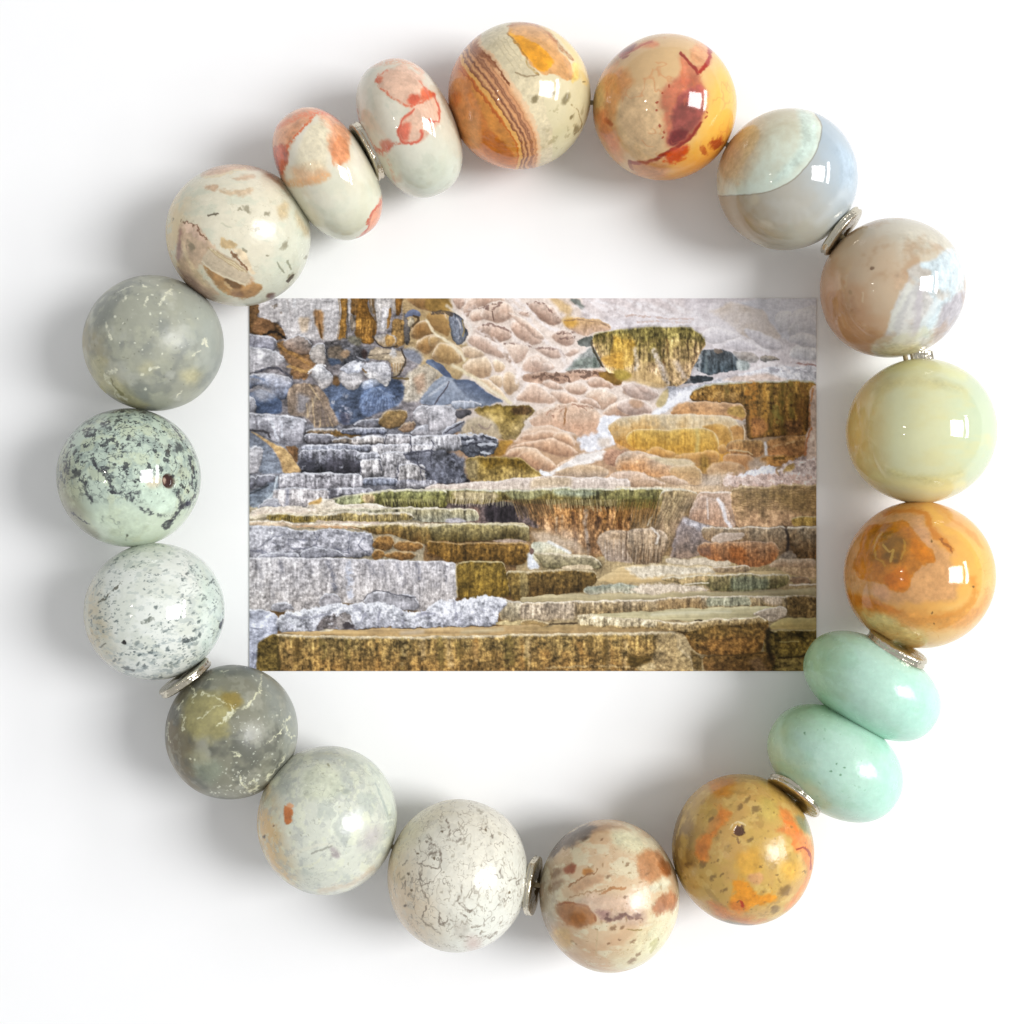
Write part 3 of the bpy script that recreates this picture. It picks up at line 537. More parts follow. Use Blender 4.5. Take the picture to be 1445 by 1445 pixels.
def p_smoke(v):
    K = 'K5'
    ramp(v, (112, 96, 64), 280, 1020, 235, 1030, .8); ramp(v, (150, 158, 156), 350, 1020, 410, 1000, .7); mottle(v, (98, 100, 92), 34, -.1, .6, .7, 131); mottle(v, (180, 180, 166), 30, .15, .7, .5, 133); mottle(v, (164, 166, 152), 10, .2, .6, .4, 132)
    v.poly(K, '380,400 640,370 800,430 740,560 720,680 560,780 380,740 300,640', (172, 164, 108), al=.75, so=9, wp=6); v.poly(K, '640,400 800,380 820,470 740,540 660,480', (150, 130, 62), al=.7, so=5)
    v.poly(K, '420,960 620,940 660,1060 540,1140 420,1060', (150, 160, 142), al=.6, so=8); v.poly(K, '340,880 520,860 560,960 420,960', (178, 176, 138), al=.4, so=8)
    v.poly(K, '540,170 900,160 940,230 800,260 620,240', (96, 104, 96), al=.5, so=5)
    g = (226, 226, 196)
    for st, w in (('400,340 430,400 420,460', 2), ('480,400 560,415 630,430 665,480 720,480 745,530', 2), ('450,610 540,550 640,490', 1.8), ('600,665 680,610 740,540', 2.6), ('700,610 760,540 830,510 900,470 910,420 960,390', 3.4), ('960,380 975,250', 2), ('220,640 200,700 230,790', 2), ('300,530 330,470', 2.2), ('320,580 350,620 310,690 340,690', 2.4), ('1000,820 1060,770 1130,700 1200,580', 1.8), ('1160,620 1200,750 1250,740', 1.8), ('800,1070 830,1140 900,1190 950,1160', 3), ('890,1120 920,1100 960,1160', 1.8), ('1170,900 1100,1000 1020,1100', 2.6), ('540,290 580,285', 1.6), ('640,215 700,205', 1.6), ('720,880 790,890', 1.8)):
        v.line(K, st, g, w * .8, .9, wp=2.5, wf=2.5, so=.9, nz=.35)
    for _ in range(150):
        rs = rnd(1300 + _); x = 640 + 600 * rs.rand(); y = 150 + 1080 * rs.rand()
        if y < 550 and rs.rand() < .5: continue
        v.blob(K, x, y, 3 + 7 * rs.rand() ** 2, (214, 218, 204), .7, wf=1.5)
    for _ in range(40):
        rs = rnd(1500 + _); v.blob(K, 560 + 400 * rs.rand(), 1040 + 190 * rs.rand(), 4 + 7 * rs.rand() ** 2, (222, 224, 206), .8, wf=2)
    for x, y in ((405, 935), (435, 935)): v.blob(K, x, y, 8, g, .9)
def p_speck(v):
    K = 'K6'
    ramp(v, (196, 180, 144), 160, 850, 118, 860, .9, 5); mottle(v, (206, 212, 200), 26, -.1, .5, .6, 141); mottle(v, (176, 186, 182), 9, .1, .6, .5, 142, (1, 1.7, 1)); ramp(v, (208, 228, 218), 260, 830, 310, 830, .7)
    mottle(v, (150, 162, 164), 10, .15, .6, .6, 143, (1, 1.5, 1), reg=sst(-10, 40, (v.X - 217) * .5 + (v.Y - 880)))
    mottle(v, (110, 120, 120), 5, .35, .6, .7, 144, (1, 1.8, 1), reg=sst(-.1, .35, fbm(v.P, 26, 3, 145)))
    v.line(K, '290,625 350,595 370,550 440,510 480,465', (96, 96, 84), 1.8, .85, nz=.5, wf=2); v.line(K, '700,1045 760,1010 780,990', (84, 92, 92), 2.6, .85, nz=.4, wf=2); v.line(K, '970,950 1040,935', (76, 84, 86), 4, .85, nz=.4, wf=2)
    v.line(K, '640,800 730,770', (110, 116, 108), 3.6, .8, nz=.4, wf=2); v.line(K, '480,1170 570,1188', (86, 92, 90), 2, .85); v.line(K, '1280,840 1300,780', (40, 44, 44), 3, .9); v.line(K, '310,1000 340,970', (110, 110, 96), 1.4, .8)
    v.blob(K, 489, 962, 19, (24, 24, 22), .95, so=.3, wp=0, ht=-1.2); v.blob(K, 855, 697, 12, (60, 70, 76), .9)
    for x, y in ((1015, 402), (650, 1155), (410, 1100), (600, 1140), (1060, 855), (1105, 905), (515, 1165), (1215, 460), (1105, 780), (745, 685), (430, 790)): v.blob(K, x, y, 11, (92, 102, 102), .75, asp=1.6, ang=-40, wf=1.5)
    specks(v, 217, 863, 96, 130, (112, 122, 120), .5, 1.8, 146, .7, 3, (-50, -10), wf=1.5); specks(v, 235, 920, 50, 60, (84, 96, 98), .6, 2.2, 147, .75, 3, (-50, -10), wf=1.5)
def p_vein(v):
    K = 'K7'
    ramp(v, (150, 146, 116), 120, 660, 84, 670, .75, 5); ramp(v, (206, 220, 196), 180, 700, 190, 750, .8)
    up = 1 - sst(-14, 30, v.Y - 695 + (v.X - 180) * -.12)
    mottle(v, (140, 154, 148), 12, -.1, .5, .6, 151, reg=up); mottle(v, (196, 204, 172), 20, .1, .5, .5, 152)
    veins(v, (74, 78, 80), 12, .12, .85, 153, reg=up, gate=(18, -.15)); veins(v, (96, 106, 106), 6, .14, .7, 154, reg=up, gate=(14, -.05)); mottle(v, (60, 64, 66), 7, .32, .55, .8, 155, reg=up)
    veins(v, (206, 226, 212), 5, .15, .5, 159, reg=up, gate=(12, 0))
    v.line(K, '130,480 200,300 360,190 560,150 760,160 920,185', (96, 92, 84), 5, .7, so=3, nz=.4, wf=2)
    v.line(K, '160,960 260,1030 320,1120 420,1210', (132, 128, 110), 10, .6, so=6)
    d = (52, 54, 60)
    for st, w in (('480,640 510,690 540,760 580,830', 4), ('440,640 540,640', 4), ('340,790 370,760 350,860 400,920', 3.4), ('540,820 600,840 700,850 790,840 800,820', 2.4), ('720,850 750,900', 4), ('810,960 850,1000 900,1010', 2.6), ('1080,820 1120,920 1100,980 1050,1060 1000,1120', 4.4), ('1110,940 1200,900', 4), ('1120,960 1190,940', 3), ('1020,1130 1050,1080', 4), ('560,1045 610,1090 630,1150', 1.6), ('490,1080 510,1050', 2), ('960,1020 1040,1030', 1.8), ('360,340 400,350', 6), ('500,280 530,300', 5), ('180,600 200,680', 4), ('400,570 440,640', 3), ('690,380 760,430', 2.6), ('1200,580 1190,620 1240,680', 3), ('250,1010 380,1100', 2.4), ('1240,700 1210,780 1260,820', 2.4)):
        v.line(K, st, d, w, .8, wp=3, wf=3, so=1.4, nz=.45)
    v.blob(K, 1110, 475, 30, (70, 76, 78), .8, asp=1.4, ang=20, wf=3); v.blob(K, 270, 680, 26, (60, 62, 62), .8, asp=1.4, ang=-50, wf=3); v.blob(K, 1185, 925, 28, (44, 44, 60), .9, wf=3)
    v.poly(K, '780,760 960,780 1070,840 1100,920 1060,1000 940,1000 840,920 800,860', (204, 224, 206), al=.85, so=5); v.poly(K, '860,720 960,700 980,780 900,820 840,780', (222, 206, 176), al=.7, so=4)
    v.poly(K, '440,960 700,930 880,1040 960,1120 760,1220 560,1220 400,1100', (206, 222, 198), al=.6, so=10)
    v.blob(K, 1030, 745, 46, (58, 26, 20), .97, so=.25, asp=1.25, ang=75, wp=0, wf=.6, ht=-5); v.blob(K, 1010, 745, 14, (210, 190, 170), .8, asp=2, ang=80, wp=0)
    v.line(K, '690,1180 685,1225', (84, 86, 76), 1.8, .8, nz=.5); specks(v, 181, 650, 92, 130, (82, 88, 88), .5, 2.0, 156, .75, 2.4, reg=(80, 570, 290, 715), wf=2)
def p_quartz(v):
    K = 'K8'
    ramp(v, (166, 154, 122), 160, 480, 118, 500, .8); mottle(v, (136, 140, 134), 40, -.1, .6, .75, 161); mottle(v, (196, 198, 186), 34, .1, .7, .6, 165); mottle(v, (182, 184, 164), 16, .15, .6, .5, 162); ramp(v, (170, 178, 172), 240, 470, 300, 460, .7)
    v.poly(K, '190,760 330,780 380,900 500,1040 680,1160 600,1220 420,1140 280,1000 200,880', (190, 184, 140), al=.65, so=8, wp=6); v.poly(K, '950,900 1060,850 1130,900 1080,1000 980,1000', (206, 200, 160), al=.7, so=8); v.poly(K, '600,850 700,800 760,860 700,920 620,900', (206, 202, 166), al=.6, so=7)
    g = (228, 228, 206)
    for st, w in (('880,220 840,250 820,290 780,350', 3), ('830,250 880,260', 2.6), ('685,280 670,350', 2), ('480,310 510,290', 1.8), ('1130,660 1160,610 1170,680', 3), ('1040,770 1110,720', 1.4), ('620,908 650,908', 2.6), ('700,890 780,860', 2), ('930,1090 955,1060', 2.4), ('340,920 360,950', 4), ('380,900 420,890', 5), ('360,980 430,1040 420,1100', 2), ('450,1080 520,1130', 2), ('640,180 670,190', 2), ('420,240 560,200', 1.4), ('340,500 380,640', 2)):
        v.line(K, st, g, w * .8, .9, wp=2, wf=2, nz=.25)
    for x, y, r in ((705, 420, 9), (790, 418, 9), (795, 485, 7), (762, 175, 9), (722, 255, 8), (605, 255, 6), (480, 492, 7), (572, 657, 8), (640, 712, 7), (805, 742, 10), (665, 1030, 12), (706, 880, 14), (1090, 458, 7), (420, 440, 12), (950, 250, 7), (610, 300, 5), (830, 340, 5), (455, 655, 8)): v.blob(K, x, y, r, (226, 228, 210), .85, wf=1)
    specks(v, 215, 440, 90, 60, (206, 208, 192), .5, 1.4, 163, .6, 2, reg=(120, 390, 300, 500)); specks(v, 216, 484, 95, 50, (110, 112, 100), .5, 1.3, 164, .5, 2)
    v.line(K, '390,960 400,1010 480,1080', (116, 112, 76), 2, .6, wf=2); v.line(K, '300,1000 330,1060', (190, 182, 120), 3, .6)
def p_wood(v):
    L = 'L1'
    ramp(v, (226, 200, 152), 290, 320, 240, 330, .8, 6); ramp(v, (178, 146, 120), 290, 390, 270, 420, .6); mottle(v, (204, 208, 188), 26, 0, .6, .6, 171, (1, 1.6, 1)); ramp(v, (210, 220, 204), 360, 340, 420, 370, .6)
    v.poly(L, '360,230 480,150 640,120 820,130 900,180 780,190 640,180 560,210 420,230', (206, 166, 140), al=.8, so=3, wp=3); v.poly(L, '400,345 470,320 540,320 530,365 440,360', (190, 160, 132), al=.85, so=2, wf=2)
    v.poly(L, '540,340 680,350 800,320 830,345 770,400 640,390 560,370', (204, 180, 150), al=.85, so=2.4, wf=2); v.poly(L, '640,250 760,220 860,230 800,250 700,255', (196, 164, 136), al=.8, so=2.4); v.line(L, '420,240 540,230 640,190 760,180', (226, 206, 170), 3, .7, wf=2)
    v.poly(L, '820,150 960,190 1060,290 1150,420 1080,330 940,220', (150, 118, 92), al=.7, so=4); v.poly(L, '1040,480 1110,460 1140,560 1060,620 1030,560', (206, 182, 140), al=.7, so=5); v.poly(L, '1180,520 1310,680 1300,780 1200,620', (196, 176, 140), al=.7, so=5)
    v.poly(L, '190,640 240,610 330,640 400,700 470,800 600,930 800,1060 860,1120 820,1160 640,1120 480,1030 400,960 330,1000 420,1120 560,1240 400,1260 250,1120 180,940', (206, 178, 150), al=.88, so=2.4, wp=3, wf=2, mo=.1)
    v.poly(L, '225,620 330,640 400,720 440,810 380,800 300,720 230,690', (222, 192, 170), al=.8, so=2, wf=3, mo=.15); v.line(L, '230,610 300,635 350,660 380,720 440,770', (120, 88, 66), 1.4, .8, wf=3)
    v.poly(L, '190,680 230,700 225,860 210,950 180,930', (160, 124, 110), al=.8, so=3); v.poly(L, '210,720 250,820 310,980 400,1090 480,1200 420,1180 300,1040 230,900', (226, 204, 166), al=.85, so=3)
    v.poly(L, '180,1000 300,1090 420,1220 520,1290 400,1270 240,1140', (148, 118, 104), al=.8, so=5)
    v.poly(L, '395,960 460,1000 560,1070 640,1110 740,1150 800,1160 830,1110 920,1180 860,1240 760,1280 640,1250 540,1190 450,1080', (180, 136, 86), al=.9, so=2.2, wp=2, wf=1.6, mo=.15)
    v.poly(L, '570,1100 640,1090 740,1160 700,1200 620,1160', (104, 76, 48), al=.75, so=2.5); v.poly(L, '580,1140 620,1130 660,1190 640,1200', (222, 192, 146), al=.8, so=1.4); v.poly(L, '640,1200 760,1210 740,1280 640,1240', (134, 96, 58), al=.7, so=3)
    v.poly(L, '385,930 460,830 560,880 700,960 800,1060 820,1120 760,1160 620,1110 480,1030 400,970', (206, 190, 164), al=.97, so=1.2, wp=1.5, wf=1, mo=.05); v.line(L, '390,955 480,1030 620,1105 760,1160', (236, 224, 196), 2, .8, so=1)
    for k in range(5): v.line(L, '%d,%d %d,%d %d,%d' % (440 + 20 * k, 840 + 8 * k, 560 + 20 * k, 930 + 4 * k, 700 + 18 * k, 1030 + 4 * k), (232, 220, 180) if k % 2 else (176, 152, 118), 1.3, .7, wf=1.2)
    v.poly(L, '530,760 600,770 680,810 700,830 640,870 600,850 550,820', (190, 164, 122), al=.9, so=2, wf=2, mo=.15); v.poly(L, '640,850 740,860 800,960 860,1080 800,1050 700,930', (228, 206, 172), al=.85, so=2); v.line(L, '640,880 700,950 780,1030', (122, 84, 56), 2, .8, wf=1.5)
    v.blob(L, 665, 910, 20, (120, 90, 62), .8, wf=2)
    for x, y, r, a in ((765, 515, 24, 40), (700, 515, 12, 0), (510, 550, 14, 10), (865, 680, 16, 0), (1100, 825, 24, -60), (750, 870, 16, 60), (300, 830, 26, 60), (1150, 1090, 22, -50), (935, 555, 18, 0), (155, 605, 8, -60), (940, 905, 9, 0), (1275, 915, 14, -60)): v.blob(L, x, y, r, (120, 114, 92), .6, asp=1.7, ang=a, wf=2.4)
    v.line(L, '450,565 530,548', (96, 88, 74), 1.6, .8); v.line(L, '1040,960 1085,1055', (140, 144, 124), 1.6, .8); v.line(L, '1115,950 1145,1025', (140, 144, 124), 1.6, .8); v.line(L, '1120,1130 1165,1080', (74, 66, 58), 2.4, .8); v.line(L, '560,640 640,680', (190, 190, 168), 1.4, .6)
    v.blob(L, 975, 1250, 24, (92, 66, 60), .8, asp=1.4, ang=-20); veins(v, (176, 170, 146), 14, .06, .4, 173, (1, 1.5, 1), gate=(26, 0))

POL = stone_mat('polished_stone', .07, .2, .05, 7, .012, 1.6, .05)
GLS = stone_mat('glassy_agate', .05, .5, .03, 3, .006, 1.6, .03)
SAT = stone_mat('satin_stone', .2, .2, .07, 8, .05, 1.55, .12)
MAT = stone_mat('soft_satin_stone', .32, .6, .05, 8, .05, 1.5, .1)
BEADS = [
 ('rondelle bead, cream stone with orange-red stain at its outer end, left of the pair', 462, 245, 83, 95, p_red1, POL, (232, 226, 208), 1, (.61, .975, 32, .86)),
 ('rondelle bead, cream stone with bright red veins, right of the pair', 577.5, 180.5, 78, 98, p_red2, POL, (224, 218, 200), 2, (.635, .985, 26, .86)),
 ('round bead with wavy orange, brown and cream bands', 733, 135, 101, 104.5, p_band, POL, (220, 208, 172), 3, None),
 ('round cream and yellow bead with a dark red patch', 938, 151, 102, 104, p_ruby, POL, (222, 186, 138), 4, None),
 ('round grey agate bead with a pale curved cap', 1111, 253, 100, 100.5, p_agate1, GLS, (186, 182, 170), 5, None),
 ('round agate bead, tan on one side and milky blue-white on the other', 1260, 406, 103.5, 99, p_agate2, GLS, (206, 184, 156), 6, None),
 ('round pale yellow-green translucent bead', 1300.5, 608, 107.5, 102.5, p_cream, GLS, (222, 223, 180), 7, None),
 ('round amber bead with a dark orange eye', 1298, 811, 108, 104, p_amber, POL, (228, 168, 92), 8, None),
 ('plain mint green rondelle bead next to the amber bead', 1230.5, 968, 93, 80, p_mint1, SAT, (188, 226, 208), 9, (.62, 1.0, 59, .88)),
 ('plain mint green rondelle bead with a yellowish lower end', 1178.5, 1077, 92, 85, p_mint2, SAT, (188, 224, 206), 10, (.70, .99, 57, .92)),
 ('round olive and ochre bead with orange patches and a small pit', 1048.5, 1199, 100.5, 107, p_olive, SAT, (204, 164, 96), 11, None),
 ('round cream bead with brown patches and a smoky edge', 860, 1264.5, 99, 108.5, p_brown, SAT, (216, 190, 156), 12, None),
 ('round chalky white bead with fine grey veins', 646, 1236, 99.5, 108.5, p_white, SAT, (232, 229, 214), 13, None),
 ('round pale grey-green bead with one small orange fleck', 461.5, 1158, 99, 105.5, p_pale, SAT, (214, 218, 204), 14, None),
 ('round dark smoky grey bead with pale cracks', 326.5, 1033, 94, 95, p_smoke, MAT, (138, 138, 122), 15, None),
 ('round pale mint bead with fine dark speckles', 217.5, 863, 100, 97, p_speck, POL, (226, 231, 224), 16, None),
 ('round mint bead with black veins and a small drilled hole', 181.5, 674, 102.5, 98, p_vein, POL, (190, 206, 190), 17, None),
 ('round translucent grey bead, frosty with tiny white flecks', 216, 484, 100, 96, p_quartz, MAT, (166, 168, 154), 18, None),
 ('round cream bead with a splintered tan and brown inclusion', 336, 332, 102.5, 100.5, p_wood, SAT, (224, 218, 196), 19, None),
]
centres = []
for lab, cx, cy, hw, hh, pf, mt, base, seed, rond in BEADS:
    c, R = make_bead(lab, cx, cy, hw, hh, pf, mt, base, seed, rond, .004 if rond else .008); centres.append(c)

# metal
def metal(name, col, rough):
    m, nt, b = nmat(name); b.inputs['Base Color'].default_value = col; b.inputs['Metallic'].default_value = 1
    n = nt.nodes.new('ShaderNodeTexNoise'); n.inputs['Scale'].default_value = 9; tc = nt.nodes.new('ShaderNodeTexCoord'); nt.links.new(tc.outputs['Object'], n.inputs['Vector'])
    r = nt.nodes.new('ShaderNodeMapRange'); r.inputs[3].default_value = rough * .5; r.inputs[4].default_value = rough * 1.5; nt.links.new(n.outputs[0], r.inputs[0]); nt.links.new(r.outputs[0], b.inputs['Roughness'])
    bp = nt.nodes.new('ShaderNodeBump'); bp.inputs['Strength'].default_value = .5; bp.inputs['Distance'].default_value = .06; nt.links.new(n.outputs[0], bp.inputs['Height']); nt.links.new(bp.outputs[0], b.inputs['Normal'])
    return m
SIL = metal('silver_metal', (.62, .57, .46, 1), .22)
def unproj(x, y, z):
    s = D / (1 + D - z); return np.array([(x - 722.5) / 100 / s, (722.5 - y) / 100 / s, z])
def make_spacer(x, y, ang, r, th, z=1.0, tilt=0):
    """a flattened ring with a groove and a slightly hammered rim, its hole along the cord"""
    n = 72; prof = []
    for k in range(10): a = math.pi * k / 9; prof.append((r - th * .32 + th * .32 * math.sin(a) - (.018 if k in (4, 5) else 0), -th * .5 * math.cos(a)))
    prof += [(r * .28, th * .5), (r * .24, th * .3), (r * .24, -th * .3), (r * .28, -th * .5)]
    vs = []; fs = []; m = len(prof); rs = rnd(int(x))
    wob = [1 + .02 * math.sin(5 * 6.283 * i / n + x) + .008 * rs.rand() for i in range(n)]
    for i in range(n):
        t = 6.2832 * i / n
        for q, h in prof: vs.append((h, q * wob[i] * math.cos(t), q * wob[i] * math.sin(t)))
    for i in range(n):
        for k in range(m): a = i * m + k; b_ = i * m + (k + 1) % m; c_ = ((i + 1) % n) * m + (k + 1) % m; d_ = ((i + 1) % n) * m + k; fs.append((a, b_, c_, d_))
    me = bpy.data.meshes.new('spacer'); me.from_pydata(vs, [], fs)
    for p in me.polygons: p.use_smooth = True
    o = link('spacer', me, SIL, bracelet); o.location = unproj(x, y, z); o.rotation_euler = (0, math.radians(tilt), math.radians(ang)); o['label'] = 'thin silver ring spacer between two beads'
for a in ((518, 213, 29, .44, .13, 1.02, 8), (1187, 327, -41 + 0, .40, .12, 1.0, -12), (1266, 916, 63, .45, .15, 1.26, -12), (1122, 1122, 50, .43, .13, 1.2, 16), (752, 1250, -6, .42, .10, 1.0, -14), (261, 957, -56, .42, .12, 1.02, 10)):
    make_spacer(*a)
# crimp tube between the tan/blue and pale yellow-green beads
bm = bmesh.new(); bmesh.ops.create_cone(bm, cap_ends=True, segments=20, radius1=.10, radius2=.10, depth=.16); bmesh.ops.bevel(bm, geom=bm.edges[:], offset=.02, segments=2, affect='EDGES')
me = bpy.data.meshes.new('crimp'); bm.to_mesh(me); bm.free(); o = link('crimp_tube', me, SIL, bracelet); o.location = unproj(1301, 504, 1.0); o.rotation_euler = (math.pi / 2, 0, math.radians(10)); o.scale = (1.6, 1, 1)
# elastic cord
m, nt, b = nmat('elastic_cord'); b.inputs['Base Color'].default_value = (.36, .27, .13, 1); b.inputs['Roughness'].default_value = .5
cu = bpy.data.curves.new('cord', 'CURVE'); cu.dimensions = '3D'; cu.bevel_depth = .035; cu.bevel_resolution = 4
sp = cu.splines.new('POLY'); sp.points.add(len(centres) - 1); sp.use_cyclic_u = True
for p, c in zip(sp.points, centres): p.co = (c[0], c[1], 1.0, 1)
tmp = bpy.data.objects.new('cord_curve', cu); C.objects.link(tmp)
me = bpy.data.meshes.new_from_object(tmp); bpy.data.objects.remove(tmp); link('cord', me, m, bracelet)

# ------------------------------------------------------------------ the landscape print lying inside the ring
PX0, PX1, PY0, PY1 = 352, 1152, 421, 947
gx = np.arange(PX0, PX1 + 1.0); gy = np.arange(PY0, PY1 + 1.0)
GX, GY = np.meshgrid(gx, gy); GX = GX.ravel(); GY = GY.ravel()
v = Canvas(GX, GY, np.stack([GX, GY], 1), 400, (205, 188, 176))
v.LA, v.LN, v.CUT, v.LW = 1.15, .75, 3.5, 1.0
v.WP, v.WF, v.ST, v.LIP, v.DROP = .75, .45, .7, .8, .22
# base tones of the large areas
v.poly('A', '-60,-60 800,-60 1180,-60 1200,420 1500,800 1500,1200 -60,1200', (128, 122, 126), wp=8, mo=.25, gr=.15, so=4)
v.poly('A', '1150,-60 1500,-60 1700,500 1500,720 1180,400', (176, 148, 104), wp=4, so=3)
v.poly('E', '0,0 1600,0 1800,500 1500,560 0,600', (132, 132, 142), wp=4, so=3, mo=.25, gr=.15)
v.poly('B', '700,-40 1500,-40 1700,900 1300,1100 700,800 300,400 150,-40', (224, 202, 188), wp=6, so=5, mo=.08)
v.poly('C', '-200,-40 1600,-40 1600,640 900,600 400,640 -100,400', (206, 196, 200), wp=6, so=5, mo=.08)
v.poly('F', '-60,60 1500,60 1500,500 -60,500', (190, 150, 116), wp=4, so=4); v.poly('G', '-60,60 1600,-60 1600,760 -60,760', (176, 142, 108), wp=4, so=3, mo=.12)
v.poly('E', '-60,580 1500,460 1500,1100 -60,1100', (180, 164, 134), so=2); v.poly('F', '-60,470 1500,460 1500,1200 -60,1200', (142, 108, 68), so=2, mo=.2, gr=.15)
v.poly('G', '-60,460 540,460 500,760 500,1100 -60,1100', (140, 112, 76), so=2, mo=.2, gr=.15)
v.poly('G', '380,640 600,700 600,1100 340,1100', (138, 118, 106), so=4, mo=.2); v.poly('G', '540,720 1600,720 1600,1200 540,1200', (150, 120, 88), so=3, mo=.2)
v.poly('H', '-40,200 1500,200 1500,700 -40,700', (140, 104, 58), so=1); v.poly('I', '-40,20 1500,20 1500,700 -40,700', (172, 148, 106), so=1, mo=.06)

# ---- pink flow stone, upper right: veiled slopes, then mounds from back to front
pk = (216, 186, 168); pd = (186, 146, 124)
def mounds(crop, rows, c0, c1, rim=.55, **kw):
    for k, st in enumerate(rows):
        t = 1 + .05 * math.sin(k * 2.4 + len(st))
        a0 = tuple(min(252, q * 1.13 * t + 4) for q in c0); a1 = tuple(q * .88 * t for q in c1)
        v.poly(crop, st, a0, a1, rim=rim, rw=2.2, ed=0, wp=2.5, wf=1.2, sm=2, mo=.10, gr=.07, so=1.6, stk=.10, pw=.75, bot=.10, **kw)
v.poly('C', '-300,-40 500,-40 640,80 420,140 200,120 -300,180', (206, 190, 190), (214, 202, 202), so=4, al=.9)
for st in ('-200,20 -60,60 80,120 300,160', '0,0 120,60 260,130 400,170', '300,0 380,60 460,120', '600,0 560,60 500,130', '540,120 620,200 760,260 900,280', '700,340 800,300 940,340 1060,400', '560,180 700,220 840,280', '100,40 230,60 350,130'):
    v.line('C', st, (236, 232, 238), 5, .55, so=3, wp=4, nz=.3)
v.poly('C', '600,100 760,40 900,60 1040,120 1090,230 1160,290 1000,330 860,280 780,200', (206, 180, 152), (196, 176, 160), wp=4, so=3, mo=.1, rim=.3)
v.poly('C', '820,40 980,0 1420,0 1440,100 1440,420 1240,340 1140,280 1090,200 1020,110 920,60', (214, 216, 228), (196, 198, 212), wp=4, so=2, mo=.1, gr=.06)
mounds('C', ['1200,200 1220,110 1300,70 1420,40 1440,340 1290,320 1180,280', '1090,110 1200,80 1240,150 1190,250 1120,270', '1190,400 1240,350 1330,345 1440,370 1440,460 1220,450', '1180,300 1290,240 1440,300 1440,370 1240,350'], (222, 224, 236), (198, 198, 210), .5)
mounds('C', ['550,260 640,210 760,230 880,290 700,330 600,330', '700,360 790,300 900,310 1000,380 860,400', '860,210 980,240 1130,300 1180,370 1060,390 920,310'], (218, 212, 222), (196, 188, 194), .6)
v.poly('C', '430,-40 620,-40 640,60 560,110 450,80', (190, 180, 186), so=4, al=.8); v.poly('B', '1030,0 1110,0 1160,90 1120,95', (126, 130, 124), so=1.6)
v.poly('B', '860,-20 960,0 1060,70 1040,150 960,90', (216, 176, 122), so=3, al=.9)
for st in ('1160,0 1240,60 1320,120 1460,200', '1080,60 1200,140 1340,210', '1240,0 1330,80 1445,140', '620,0 700,70 800,160 880,230 960,260', '560,0 640,80 740,180 850,330'): v.line('B', st, (238, 230, 234), 5, .6, so=3, wp=3, nz=.3)
mounds('B', ['220,90 300,-40 520,-40 560,30 480,60 360,70 260,150', '270,120 340,70 440,70 420,160 300,190', '370,100 430,40 520,15 600,60 640,140 560,180 440,190 370,160', '700,50 780,20 880,40 960,110 990,170 930,220 840,190 760,120', '640,110 700,100 740,140 690,150',
             '300,250 370,205 480,195 570,225 620,300 520,345 420,310', '590,180 680,160 780,240 840,330 760,370 660,320 600,260', '560,110 640,130 740,190 860,300 800,320 700,230', '130,-20 240,-20 250,60 200,100', '880,290 940,250 1010,240 1070,290 1060,360 980,370 920,330',
             '990,420 1080,370 1120,400 1070,450 1010,440', '250,260 400,300 540,360 560,470 420,420 300,380 260,330', '530,380 560,350 660,340 740,370 700,460 640,500 560,480', '760,380 860,360 960,390 1000,450 900,470 820,420', '660,520 720,440 800,420 880,470 940,520 900,560 700,580',
             '730,470 780,450 820,470 800,520 760,510', '830,500 890,490 920,540 870,560'], pk, pd)
v.poly('B', '990,170 1100,155 1230,160 1340,200 1330,240 1250,260 1160,300 1060,270 1000,220', (206, 158, 100), (200, 160, 136), rim=.2, stk=.15, wp=3, mo=.18)
v.blob('B', 1040, 190, 40, (212, 152, 50), .8, asp=1.4, ang=20); v.line('B', '1000,175 1100,165 1260,185 1330,215', (140, 108, 84), 2.2, .7, nz=.5, wf=2)
for st in ('350,80 400,65 520,40', '410,70 460,90 500,60', '385,215 480,205 570,235 590,270', '660,110 730,140', '940,270 1010,265 1110,280', '560,355 680,350 780,385 880,370', '880,380 960,400 1000,450', '960,310 1060,300', '710,45 800,30 860,60 950,150'):
    v.line('B', st, (110, 82, 74), 3.2, .6, nz=.9, wf=3, wp=3)
v.line('B', '455,100 462,170', (90, 64, 54), 1.6, .8)
mounds('B', ['200,520 330,430 440,440 450,560 400,620 280,600', '450,440 560,500 540,560 460,560', '420,600 480,570 540,600 520,690 440,640', '520,620 560,540 620,570 670,640 600,740 540,720', '200,380 340,370 420,430 300,460 220,450',
             '310,610 440,620 540,720 580,790 500,760 400,680'], (214, 184, 150), (196, 156, 118))
for st in ('240,130 300,220 420,300 540,400 680,560', '480,300 560,400 640,500 690,570', '600,280 640,350 720,350', '230,120 320,70', '1000,560 1060,480 1140,420 1200,370', '860,330 960,400 1010,480', '640,640 660,560 760,570', '600,790 700,650 760,640', '980,470 1030,520 1000,560'): v.line('B', st, (238, 224, 220), 5, .65, so=3, wp=4, nz=.4)
